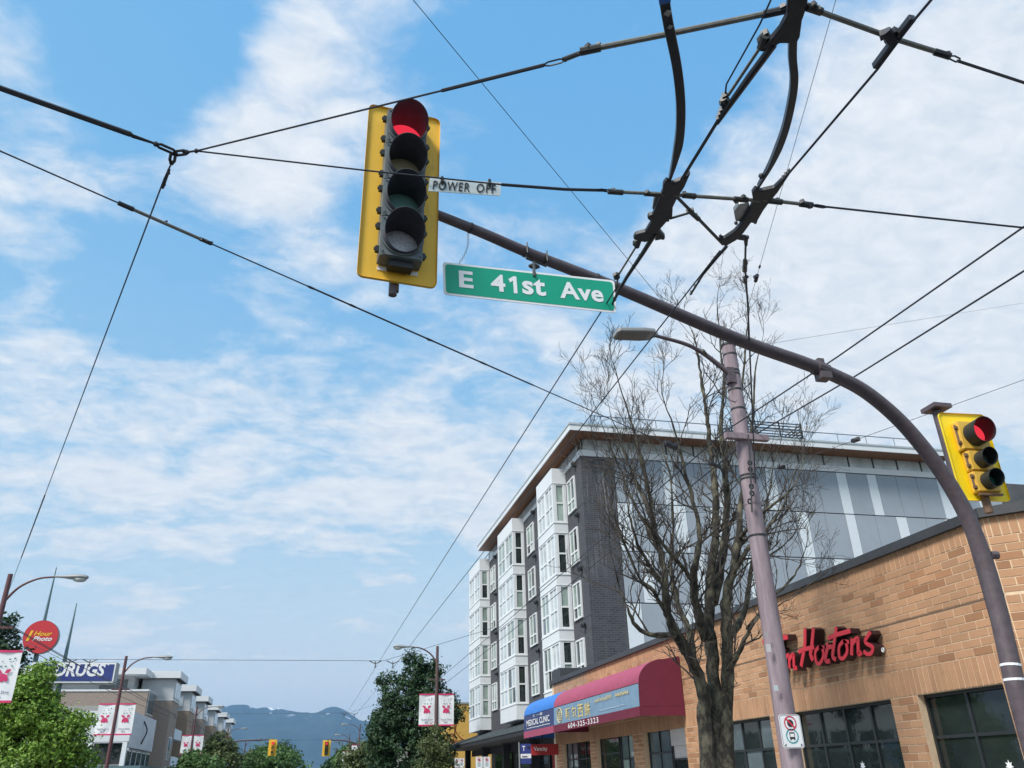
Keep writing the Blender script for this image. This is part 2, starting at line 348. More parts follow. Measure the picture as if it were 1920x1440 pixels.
def ribbon(P, w, nrm):
    """flat stroke outline of half-width w along P in the plane with normal nrm"""
    P = [np.array(p, float) for p in P]; Lf, Rt = [], []
    for i in range(len(P)):
        t = P[min(i+1, len(P)-1)]-P[max(i-1, 0)]; t /= np.linalg.norm(t)+1e-9; s = np.cross(nrm, t); wi = w[i] if hasattr(w, '__len__') else w
        Lf.append(P[i]+s*wi); Rt.append(P[i]-s*wi)
    return Lf, Rt
def stroke(mb, P, w, nrm, depth):
    Lf, Rt = ribbon(P, w, nrm); n = len(Lf); d = np.array(nrm)*depth; vs = Lf+Rt+[p+d for p in Lf]+[p+d for p in Rt]; fs = []
    for i in range(n-1): fs += [(i, i+1, n+i+1, n+i), (2*n+i, 3*n+i, 3*n+i+1, 2*n+i+1), (i, 2*n+i, 2*n+i+1, i+1), (n+i, n+i+1, 3*n+i+1, 3*n+i)]
    fs += [(0, n, 3*n, 2*n), (n-1, 3*n-1, 4*n-1, 2*n-1)]
    mb.add(vs, fs); return mb

# ================================================================== SETTING
def struct(name, mb, m): o = mb.build(name, m); return tag(o, kind='structure')
g = MB(); g.add([(-30000, -30000, -.02), (30000, -30000, -.02), (30000, 30000, -.02), (-30000, 30000, -.02)], [(0, 1, 2, 3)]); struct('ground', g, 'earth')
XK, XL = 5.4, -9.3
g = MB(); g.span((XL, -120, -.4), (XK, 420, 0)); struct('road', g, 'asphalt')
g = MB(); g.span((XK, -11, -.4), (160, 5.8, 0)); g.span((-160, -11, -.4), (XL, 5.8, 0)); struct('cross_street', g, 'asphalt')
def pave(name, x0, x1, y0, y1):
    o = struct(name, MB().span((x0, y0, -.3), (x1, y1, .13)), 'concrete'); return o
pave('sidewalk', XK+.16, 13, 5.96, 420); pave('sidewalk', -15, XL-.16, 5.96, 420)
struct('kerb', MB().span((XK, 5.8, -.3), (XK+.158, 420, .14)), 'concrete'); struct('kerb', MB().span((XL-.158, 5.8, -.3), (XL, 420, .14)), 'concrete')
mk = MB()
for y in np.arange(8, 300, 6.0): mk.span((1.0, y, .001), (1.12, y+2.6, .004)); mk.span((-5.2, y, .001), (-5.08, y+2.6, .004))
mk.span((-2.1, 8, .001), (-2.0, 300, .004)); mk.span((-1.8, 8, .001), (-1.7, 300, .004))
struct('lane_marking', mk, 'paint_white')
def mountain():
    D = 15000.0
    prof = [(-900, 1405), (-300, 1390), (0, 1380), (250, 1352), (330, 1345), (390, 1332), (418, 1326), (440, 1322), (458, 1321), (478, 1327), (500, 1326), (530, 1330), (560, 1335), (585, 1337), (600, 1332), (618, 1327), (637, 1326),
            (650, 1331), (660, 1342), (672, 1349), (690, 1351), (720, 1362), (800, 1375), (1000, 1388), (1400, 1395), (2000, 1385)]
    xs = []; zs = []
    for x, y in prof: p = at(x, y, Y=D); xs.append(p[0]); zs.append(p[2])
    nx, ny = 320, 46; X = np.linspace(xs[0], xs[-1], nx); Z = np.interp(X, xs, zs); vs = []
    from mathutils import noise as mn
    for j in range(ny):
        t = j/(ny-1)
        for i in range(nx):
            dy = -4200*(1-t) if t < .78 else 3000*(t-.78)
            up = (t/.78)**1.25 if t < .78 else 1-.9*(t-.78)
            q = Vector((X[i]*.0011, (D+dy)*.0011, 3.3)); nz = mn.fractal(q, 1.0, 2.0, 6)
            z = Z[i]*up + nz*260*math.sin(math.pi*min(1, t/.78))**1.2 + (mn.noise(Vector((X[i]*.006, 1, t*3)))*30 if abs(t-.78) < .1 else 0)
            vs.append((X[i], D-4200*(1-t/.78) if t < .78 else D+dy, z-30*(t < .02)))
    fs = [(j*nx+i, j*nx+i+1, (j+1)*nx+i+1, (j+1)*nx+i) for j in range(ny-1) for i in range(nx-1)]
    mb = MB(); mb.add(vs, fs); o = mb.build('mountain', 'forest_slope', smooth=True); tag(o, kind='structure')
mountain()
def haze():
    mb = MB(); mb.span((-26000, -400, -1.5), (26000, 18500, 1420)); me = bpy.data.meshes.new('haze'); me.from_pydata(mb.v, [], mb.f)
    m = bpy.data.materials.new('haze'); m.use_nodes = True; nt = m.node_tree; nt.nodes.clear(); out = nt.nodes.new('ShaderNodeOutputMaterial'); v = nt.nodes.new('ShaderNodeVolumePrincipled')
    v.inputs['Color'].default_value = (.32, .62, 1.0, 1); v.inputs['Density'].default_value = 4.6e-5; v.inputs['Anisotropy'].default_value = 0.2
    nt.links.new(v.outputs[0], out.inputs['Volume']); o = link('haze', me, m); tag(o, kind='stuff', label='pale blue air haze in front of the mountains')
    return o
haze()

# ================================================================== BRICK BUILDING
def proj(p):
    v = np.array(p)-CAM; z = v@_fw; return (960+F_PX*(v@_r)/z, 720-F_PX*(v@_u)/z) if z > .1 else (-9e3, -9e3)
FX = 10.0; HEAD = 2.76; SILL = .8; LINT = 3.19; TOPB = 4.83; PAR = 5.13
OPEN = [(10.6, 12.5, SILL, HEAD), (13.2, 16.5, SILL, HEAD), (17.4, 20.6, SILL, HEAD), (21.95, 25.0, .15, 2.95), (25.9, 29.5, .15, 2.95), (30.2, 33.7, .15, 2.95)]
def brick_building():
    root = thing('brick_shop_building', (FX, 22, 0), 'low tan brick corner shop with dark windows and black roof edge', 'building')
    core = MB()
    ys = sorted({10.1, 34.6}|{o[0] for o in OPEN}|{o[1] for o in OPEN})
    for a, b in zip(ys[:-1], ys[1:]):
        op = [o for o in OPEN if o[0] <= a+1e-6 and o[1] >= b-1e-6]
        if op: o = op[0]; core.span((FX, a, 0), (FX+.4, b, o[2])); core.span((FX, a, o[3]), (FX+.4, b, PAR))
        else: core.span((FX, a, 0), (FX+.4, b, PAR))
    cx, cy = FX, 10.1; ex, ey = FX+1.15, 10.1-1.15
    core.prism([(cx, cy, 0), (ex, ey, 0), (ex, ey+.5, 0), (cx+.2, cy+.3, 0)], (0, 0, PAR))
    core.span((ex, ey, 0), (32, ey+.4, PAR)); core.span((FX, 34.602, 0), (32, 34.9, PAR-.002)); core.span((31.6, ey+.4, 0), (32, 34.6, PAR))
    core.build('wall', 'mortar', root)
    zj = LINT+6*(TOPB-LINT)/13; MB().span((FX-.005, 10.1, zj+.004), (FX, 34.6, zj+.034)).build('dark_joint', 'wood_brown', root)  # dark brown strip filling the thin recessed course
    rf = MB(); rf.prism([(FX+.41, 10.5, 4.7), (ex+.3, ey+.41, 4.7), (31.5, ey+.41, 4.7), (31.5, 34.5, 4.7), (FX+.41, 34.5, 4.7)], (0, 0, .1)); rf.build('roof', 'flashing', root)
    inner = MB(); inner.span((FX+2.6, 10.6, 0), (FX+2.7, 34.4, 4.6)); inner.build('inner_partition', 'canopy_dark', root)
    fl = MB(); fl.span((FX-.09, 10.06, PAR), (FX+.42, 34.95, PAR+.15)); fl.prism([(cx-.09, cy-.04, PAR+.002), (ex-.04, ey-.09, PAR+.002), (ex, ey+.42, PAR+.002), (cx+.42, cy+.05, PAR+.002)], (0, 0, .15)); fl.span((ex-.03, ey-.09, PAR), (32.1, ey+.42, PAR+.148))
    fl.span((FX+.02, 33.6, PAR+.15), (FX+1.3, 34.9, PAR+.55)); fl.build('roof_flashing', 'flashing', root)
    # bricks: (origin xy, direction xy, length, openings)
    BR = []
    def wall(o, d, length, opens):
        o = np.array(o); d = np.array(d); nrm = np.array((-d[1], d[0])) if False else np.array((d[1], -d[0]))
        def put(s0, s1, z0, z1, soldier=False):
            if s1-s0 < .03: return
            s = (s0+s1)/2; c = o+d*s; BR.append(((c[0], c[1], (z0+z1)/2), (s1-s0-.018, z1-z0-.018), math.atan2(d[1], d[0]), tuple(nrm), soldier))
        def course(z0, z1, segs, mod, shift):
            for a, b in segs:
                k = math.floor((a+shift)/mod); s = k*mod-shift
                while s < b: put(max(s, a), min(s+mod, b), z0, z1, mod < .2); s += mod
        z = .13; row = 0
        while z < HEAD-.01:
            z1 = min(z+.125, HEAD); segs = [(0, length)]
            for (a, b, zl, zh) in opens:
                if z1 > zl+.02 and z < zh-.02:
                    ns = []
                    for p, q in segs:
                        if b <= p or a >= q: ns.append((p, q)); continue
                        if a > p: ns.append((p, a))
                        if b < q: ns.append((b, q))
                    segs = ns
            if z > 1.2: course(z, z1, segs, .4, .2*(row % 2))
            z += .125; row += 1
        course(HEAD, LINT, [(0, length)], .125, 0)
        z = LINT; row = 0; n = 13; hh = (TOPB-LINT)/n
        for i in range(n):
            if i == 6: course(z+.035, z+hh, [(0, length)], .4, .2*(i % 2))
            else: course(z, z+hh, [(0, length)], .4, .2*(i % 2))
            z += hh
        course(TOPB, PAR, [(0, length)], .125, .05)
    wall((FX, 34.6), (0, -1), 24.5, [(34.6-b, 34.6-a, zl, zh) for a, b, zl, zh in OPEN])
    s2 = math.sqrt(.5); wall((cx, cy), (s2, -s2), 1.15/s2, [])
    wall((ex, ey), (1, 0), 6.0, [])
    vis = []; rest = []
    for bk in BR:
        c, (w, h), ang, nrm, so = bk
        e1 = np.array(c)+np.array((math.cos(ang), math.sin(ang), 0))*w/2; x1, y1 = proj(e1); x0, y0 = proj(np.array(c)*2-e1); x, y = proj(c); dist = np.linalg.norm(np.array(c)-CAM)
        facing = nrm[0]*(CAM[0]-c[0])+nrm[1]*(CAM[1]-c[1]) > 0
        hid = 1290 > x or (c[1] > 13.3 and c[1] < 20.7 and c[2] < 2) or not facing or not (0 < x < 1918 and 0 < y < 1438)
        (rest if hid else vis).append((abs(x1-x0)*h/dist, bk))
    vis.sort(key=lambda t: -t[0]); big = [b for _, b in vis[:300]]; rest = [b for _, b in rest]+[b for _, b in vis[300:]]
    shared = {}
    def unit(m):
        if m not in shared:
            mb = MB(); mb.box((0, 0, 0), (1, .05, 1)); me = bpy.data.meshes.new('brick'); me.from_pydata(mb.v, [], mb.f); me.materials.append(MAT[m]); shared[m] = me
        return shared[m]
    R = random.Random(3); org = np.array(root.location)
    def tone(): return 'brick_dark' if R.random() < .17 else 'brick'
    for c, (w, h), ang, nrm, so in big:
        o = bpy.data.objects.new('brick', unit('brick' if so else tone())); COL.objects.link(o); o.parent = root
        o.location = (c[0]-org[0]+nrm[0]*R.uniform(-.020, -.015), c[1]-org[1]+nrm[1]*R.uniform(-.020, -.015), c[2]-org[2]); o.scale = (w, 1, h); o.rotation_euler = (0, 0, ang)
    st = {'brick': MB(), 'brick_dark': MB()}
    for c, (w, h), ang, nrm, so in rest:
        k = R.uniform(-.020, -.015); st['brick' if so else tone()].box((c[0]+nrm[0]*k, c[1]+nrm[1]*k, c[2]), (w, .05, h), ang)
    for m in st: tag(st[m].build('brickwork', m, root), kind='stuff')
    # windows
    def window(y0, y1, z0, z1, cols, rows, gl, x=FX+.17):
        f = MB(); t = .055
        f.span((x-.04, y0, z0), (x+.04, y0+t, z1)); f.span((x-.04, y1-t, z0), (x+.04, y1, z1)); f.span((x-.04, y0+t, z1-t), (x+.04, y1-t, z1)); f.span((x-.04, y0+t, z0), (x+.04, y1-t, z0+t))
        for k in range(1, cols): yy = y0+(y1-y0)*k/cols; f.span((x-.035, yy-.03, z0+t), (x+.035, yy+.03, z1-t))
        for zz in rows: f.span((x-.03, y0+t, zz-.025), (x+.03, y1-t, zz+.025))
        w = f.build('window', 'frame_black', root); ed = [z0+t]+list(rows)+[z1-t]
        for k in range(cols):
            for j in range(len(ed)-1):
                a = y0+(y1-y0)*k/cols+.03; b = y0+(y1-y0)*(k+1)/cols-.03
                MB().span((x-.004, a, ed[j]+.01), (x+.004, b, ed[j+1]-.01)).xf(lambda p, r=R.uniform(-.006, .006), a=a: p+np.array((r*(p[1]-a), 0, 0))).build('pane', gl if isinstance(gl, str) else gl[(k*3+j) % len(gl)], w)
        return w
    window(*OPEN[0], 2, [2.1], 'glass_dark'); window(*OPEN[1], 4, [2.1], 'glass_dark'); window(*OPEN[2], 4, [2.1], ['glass_dark', 'glass_grey'])
    # shopfronts beneath the awnings
    window(22.0, 23.2, .15, 2.9, 1, [2.0], ['glass_dark', 'white_blind']); window(23.25, 24.95, .15, 2.9, 2, [2.2], 'glass_grey')
    window(26.0, 27.4, .15, 2.9, 2, [2.1], ['glass_grey', 'glass_curtain']); window(27.5, 29.45, .15, 2.9, 1, [2.3], 'glass_dark')
    window(30.3, 32.0, .15, 2.9, 2, [2.2], 'glass_dark'); window(32.1, 33.6, .15, 2.9, 2, [2.2], 'glass_grey')
    MB().span((FX+.10, 22.02, 2.35), (FX+.115, 23.18, 2.88)).build('shop_sign_board', 'white_blind', root)
    for px_ in ((1618, 1436), (1893, 1436)):
        c = at(*px_, X=FX+.15); pts = []
        for k in range(14): a = math.pi/2+k*math.pi/7; rr = .08 if k % 2 == 0 else .04; pts.append((c[0], c[1]+rr*math.cos(a), c[2]+rr*math.sin(a)))
        MB().prism(pts, (-.004, 0, 0)).build('window_sticker', 'sign_white', root)
    # small flood-light on the chamfered corner
    return root
brick_building()

# ---------------------------------------------------------------- red script lettering on the brick wall
def letter_sign():
    def P(x, y): return at(1280+x/3.0, 1080+y/3.0, X=FX-.24)
    strokes = {
        'T': [[(452, 372), (500, 352), (545, 350), (592, 343)], [(530, 352), (520, 440), (505, 545)]],
        'i': [[(545, 452), (540, 520), (552, 535)], [(548, 418), (552, 412)]],
        'm': [[(575, 450), (578, 520)], [(576, 470), (598, 446), (604, 520)], [(604, 470), (625, 442), (630, 515), (645, 515)]],
        'H': [[(690, 296), (688, 390), (668, 508)], [(738, 294), (728, 400), (722, 440), (735, 475)], [(655, 428), (690, 412), (742, 400)]],
        'o': [[(768, 398), (748, 430), (754, 485), (775, 490), (793, 450), (786, 405), (768, 398), (800, 404)]],
        'r': [[(812, 378), (818, 402), (808, 440), (808, 478), (830, 478)], [(815, 402), (842, 396)]],
        't': [[(866, 288), (854, 380), (846, 452), (864, 470)], [(820, 350), (870, 330), (945, 308)]],
        'o_': [[(905, 366), (882, 400), (884, 455), (905, 463), (927, 425), (920, 375), (905, 366), (938, 372)]],
        'n': [[(955, 352), (952, 446)], [(954, 385), (985, 350), (990, 400), (992, 440), (1008, 430)]],
        's': [[(1058, 316), (1030, 360), (1036, 380), (1070, 400), (1064, 432), (1042, 440), (1020, 425)]]}
    o = P(790, 520); root = thing('script_letter_sign', (FX-.14, o[1], o[2]), 'red script shop lettering with dark sides on tan brick wall', 'sign')
    for k, ss in strokes.items():
        body = MB(); face = MB(); nrm = np.array((-1.0, 0, 0))
        for j, s in enumerate(ss):
            pts = [P(*q) for q in s]; pts = smooth_path(pts, 5) if len(pts) > 2 else pts
            w = .042 if len(ss[0]) < 6 else .036
            if k in 'TH' and j < 2: w = .05
            pj = [p+np.array((-.0015*j, 0, 0)) for p in pts]
            stroke(body, [p+np.array((.20, 0, 0)) for p in pts], w*1.12, nrm, .20-.002*j); stroke(face, pj, w*.96, nrm, .012+.001*j)
        b = body.build('letter', 'letter_side', root); face.build('letter_face', 'letter_red', b)
    c = P(1126, 416); rg = MB(); rg.tube([c+np.array((0, .035*math.cos(a), .035*math.sin(a))) for a in np.linspace(0, 2*math.pi, 13)], .008, 5); rg.span(c+np.array((-.004, -.008, -.015)), c+np.array((.004, .008, .015))); rg.build('registered_mark', 'sign_white', root)
letter_sign()

# ---------------------------------------------------------------- awnings
def awning(name, label, y0, y1, fabric, top, field, panel_top=3.9):
    root = thing(name, (FX, (y0+y1)/2, 3.05), label, 'awning')
    prof = [(8.68, 3.30), (8.70, 3.90)]+[(9.5-.80*math.cos(a), 3.90+.62*math.sin(a)) for a in np.linspace(.12, math.pi/2, 9)]+[(9.97, 4.60)]
    n = len(prof); ny = 25; sk = MB(); Y = np.linspace(y0, y1, ny); R = random.Random(5)
    sag = [[.012*math.sin(k*1.3+j*.9)+R.uniform(-.006, .006) for j in range(n)] for k in range(ny)]
    vs = [(prof[j][0]+(sag[k][j] if 0 < k < ny-1 and 1 < j < n-1 else 0), Y[k], prof[j][1]+(sag[k][j] if 0 < k < ny-1 and 1 < j < n-1 else 0)) for k in range(ny) for j in range(1, n)]
    m = n-1; sk.add(vs, [(k*m+j, k*m+j+1, (k+1)*m+j+1, (k+1)*m+j) for k in range(ny-1) for j in range(m-1)])
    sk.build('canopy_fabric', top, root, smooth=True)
    for yy, s in ((y0, -1), (y1, 1)):
        MB().prism([(x, yy, z) for x, z in prof]+[(9.97, yy, 3.30)], (0, s*.012, 0)).build('end_panel', fabric, root)
    v = MB(); zs = 3.06
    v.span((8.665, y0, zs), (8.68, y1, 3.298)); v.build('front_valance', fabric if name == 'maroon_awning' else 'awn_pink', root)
    for yy in (y0, y1): MB().span((8.682, yy-.008, zs), (9.97, yy+.008, 3.298)).build('side_valance', fabric, root)
    fp = MB(); fp.add([(8.676, y0+.01, 3.302), (8.676, y1-.01, 3.302), (8.694, y1-.01, panel_top-.02), (8.694, y0+.01, panel_top-.02)], [(0, 1, 2, 3)]); fp.build('sign_panel', field, root)
    fr = MB()
    for yy in np.linspace(y0+.1, y1-.1, 5): fr.tube([(9.97, yy, 3.33), (8.72, yy, 3.33), (8.735, yy, 3.88), (9.0, yy, 4.3), (9.96, yy, 4.55)], .015, 5)
    fr.build('frame', 'galv', root); return root
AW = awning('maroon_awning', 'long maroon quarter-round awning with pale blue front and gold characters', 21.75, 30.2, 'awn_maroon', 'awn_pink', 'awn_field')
AB = awning('blue_awning', 'short bright blue awning with navy front beside the maroon awning', 30.24, 34.7, 'awn_blue', 'awn_blue', 'awn_navy')
RT, UP = (0, -1, 0), (0, 0, 1)       # reading direction on the street front, seen from the road
def aw_text(s, root, m, ya, yb, za, zb, **kw): return text_on(s, 'lettering', m, root, (8.672, ya, za), RT, UP, ya-yb, zb-za, thick=.004, **kw)
for i, ch in enumerate('麵包西餅'): aw_text(ch, AW, 'gold', 28.7-i*.72, 28.7-i*.72-.58, 3.36, 3.76, offset=.012)
em = MB(); em.tube([(8.668, 29.42+.30*math.cos(a), 3.58+.235*math.sin(a)) for a in np.linspace(0, 2*math.pi, 25)], .016, 5); em.build('emblem_ring', 'gold', AW)
aw_text('佳', AW, 'gold', 29.60, 29.24, 3.42, 3.74, offset=.012)
def squiggle(root, y0, y1, z, amp, m, seed, w=.011):
    R = random.Random(seed); n = 26; pts = [(8.668, y0+(y1-y0)*k/n+R.uniform(-.03, .03), z+amp*(R.uniform(.3, 1)*(1 if k % 2 else -.6))) for k in range(n+1)]
    mb = MB(); stroke(mb, smooth_path(pts, 3), w, np.array((-1.0, 0, 0)), .002); mb.build('script_lettering', m, root)
squiggle(AW, 25.5, 23.9, 3.72, .085, 'gold', 2); squiggle(AW, 23.6, 22.5, 3.72, .085, 'gold', 4); squiggle(AW, 25.1, 22.9, 3.42, .03, 'faint', 9)
def val_text(s, root, m, ya, yb, za, zb, **kw): return text_on(s, 'valance_lettering', m, root, (8.662, ya, za), RT, UP, ya-yb, zb-za, thick=.004, **kw)
val_text('604-325-3323', AW, 'sign_white', 28.4, 25.2, 3.10, 3.26, offset=.01, spacing=1.25)
aw_text('MEDICAL CLINIC', AB, 'sign_white', 34.2, 30.75, 3.48, 3.70, offset=.012)
aw_text('三 一 醫', AB, 'sign_white', 33.2, 31.7, 3.76, 3.85); squiggle(AB, 34.2, 30.7, 3.39, .022, 'sign_white', 12, .009)
squiggle(AB, 34.4, 32.6, 3.18, .03, 'sign_white', 14, .014); squiggle(AB, 32.2, 30.5, 3.18, .03, 'sign_white', 15, .014)

# ---------------------------------------------------------------- small hanging and post signs on the right pavement
def flat_sign(root, x0, x1, y, z0, z1, m, name='sign_plate', t=.02):
    return MB().span((x0, y, z0), (x1, y+t, z1)).build(name, m, root)
vs_ = thing('hanging_shop_sign', (9.5, 34.3, 2.5), 'red hanging blade sign with white lettering under the blue awning', 'sign')
flat_sign(vs_, 8.85, 10.0, 34.3, 2.42, 2.82, 'shop_red', t=.08); MB().span((9.3, 34.33, 2.822), (9.34, 34.36, 3.2)).build('bracket', 'frame_black', vs_)
text_on('Vancity', 'lettering', 'sign_white', vs_, (8.97, 34.295, 2.53), (1, 0, 0), UP, .56, .2, offset=.012)
tsn = thing('bus_stop_sign', (7.7, 31.8, .13), 'blue and white bus stop flag sign on grey post in front of awnings', 'sign')
MB().tube([(7.76, 31.85, .13), (7.76, 31.85, 2.82)], .03, 8).build('post', 'galv', tsn)
flat_sign(tsn, 7.8, 8.2, 31.8, 2.42, 2.76, 'sign_navy'); flat_sign(tsn, 7.8, 8.2, 31.8, 2.27, 2.418, 'sign_white', 'route_plate'); flat_sign(tsn, 7.8, 8.2, 31.8, 2.08, 2.268, 'sign_navy', 'info_plate')
text_on('T', 'lettering', 'sign_white', tsn, (7.86, 31.797, 2.52), (1, 0, 0), UP, .12, .17, offset=.02)
mbt = MB(); mbt.span((8.06, 31.79, 2.60), (8.1, 31.797, 2.68)); mbt.span((8.12, 31.79, 2.60), (8.17, 31.797, 2.68)); mbt.span((7.85, 31.79, 2.31), (8.05, 31.797, 2.34)); mbt.build('small_print', 'ink_black', tsn)
def ring(mb, c, R_, w, n=28, axis='y'):
    vs = []
    for k in range(n):
        a = 2*math.pi*k/n
        for rr in (R_-w, R_): vs.append((c[0]+rr*math.cos(a), c[1], c[2]+rr*math.sin(a)))
    mb.add(vs, [(2*k, 2*k+1, (2*k+3) % (2*n), (2*k+2) % (2*n)) for k in range(n)]); return mb
def parking_plate(name, label, cx, y, z0, w, h, parent_post=True, big=True):
    root = thing(name, (cx, y, z0), label, 'sign')
    r = .03*w/.3; pts = []
    for sx, sz, a0 in ((1, 1, 0), (-1, 1, 90), (-1, -1, 180), (1, -1, 270)):
        for k in range(4): a = math.radians(a0+30*k); pts.append((cx+sx*(w/2-r)+r*math.cos(a), y, z0+h/2+sz*(h/2-r)+r*math.sin(a)))
    MB().prism(pts, (0, .006, 0)).build('plate', 'sign_white', root)
    pts2 = [(cx+(p[0]-cx)*.955, y-.0015, z0+h/2+(p[2]-z0-h/2)*.965) for p in pts]; pts3 = [(cx+(p[0]-cx)*.93, y-.0015, z0+h/2+(p[2]-z0-h/2)*.947) for p in pts]; n = len(pts2)
    MB().add(pts2+pts3, [(k, (k+1) % n, n+(k+1) % n, n+k) for k in range(n)]).build('border_line', 'ink_black', root)
    c1 = (cx, y-.003, z0+h*.74); c2 = (cx, y-.003, z0+h*.36); R_ = w*.29
    b = MB(); ring(b, c1, R_, R_*.17); q = R_*.9; s = .707; ww = R_*.09
    b.add([(c1[0]-q*s-ww, y-.0036, c1[2]+q*s-ww), (c1[0]-q*s+ww, y-.0036, c1[2]+q*s+ww), (c1[0]+q*s+ww, y-.0036, c1[2]-q*s+ww), (c1[0]+q*s-ww, y-.0036, c1[2]-q*s-ww)], [(0, 1, 2, 3)]); b.build('prohibition_ring', 'ink_red', root)
    d = MB(); d.add([(c1[0]+.52*R_*math.cos(a), y-.0022, c1[2]+.55*R_*math.sin(a)) for a in np.linspace(math.pi/8, 2*math.pi+math.pi/8, 9)[:-1]], [tuple(range(8))]); d.build('stop_symbol', 'ink_black', root)
    t = MB(); ring(t, c2, R_, R_*.16); t.build('permission_ring', 'ink_teal', root)
    bus = MB(); w2, h2 = R_*.42, R_*.5
    bus.add([(c2[0]-w2, y-.0022, c2[2]-h2*.8), (c2[0]+w2, y-.0022, c2[2]-h2*.8), (c2[0]+w2, y-.0022, c2[2]+h2), (c2[0]-w2, y-.0022, c2[2]+h2)], [(0, 1, 2, 3)])
    for sx in (-1, 1): bus.span((c2[0]+sx*w2*.7-R_*.1, y-.0022, c2[2]-h2*1.1), (c2[0]+sx*w2*.7+R_*.1, y-.001, c2[2]-h2*.8))
    bus.build('bus_symbol', 'ink_black', root)
    wi = MB(); wi.add([(c2[0]-w2*.8, y-.0032, c2[2]-h2*.25), (c2[0]+w2*.8, y-.0032, c2[2]-h2*.25), (c2[0]+w2*.7, y-.0032, c2[2]+h2*.62), (c2[0]-w2*.7, y-.0032, c2[2]+h2*.62)], [(0, 1, 2, 3)]); wi.build('bus_window', 'sign_white', root)
    for sx in (-1, 1):
        x = cx+sx*w*.36; zz = z0+h*.09; a = w*.06
        MB().add([(x+sx*a, y-.002, zz), (x-sx*a*.3, y-.002, zz+a), (x-sx*a*.3, y-.002, zz-a)], [(0, 1, 2)]).build('arrow', 'ink_black', root)
    return root
for k, cx in enumerate((7.83, 8.19)):
    parking_plate('parking_sign', ('left', 'right')[k]+' one of two small white parking signs side by side before the canopy', cx, 40.0, 2.02, .33, .5)
pp = thing('sign_post', (8.01, 40.03, .13), 'thin grey post carrying the pair of small parking signs', 'post'); MB().tube([(8.01, 40.03, .13), (8.01, 40.03, 2.55)], .025, 6).build('post_tube', 'galv', pp)
for k, px_ in enumerate((857, 866)):
    q = at(px_, 1430, Y=52.0); parking_plate('parking_sign', ('left', 'right')[k]+' one of two far tiny white parking signs cut by the bottom edge', q[0], 52.0, q[2]-.27, .30, .52)
pp = thing('sign_post', (float(at(861.5, 1430, Y=52.03)[0]), 52.03, .13), 'thin grey post carrying the far tiny parking signs', 'post'); MB().tube([tuple(pp.location), (pp.location[0], 52.03, 2.3)], .025, 6).build('post_tube', 'galv', pp)

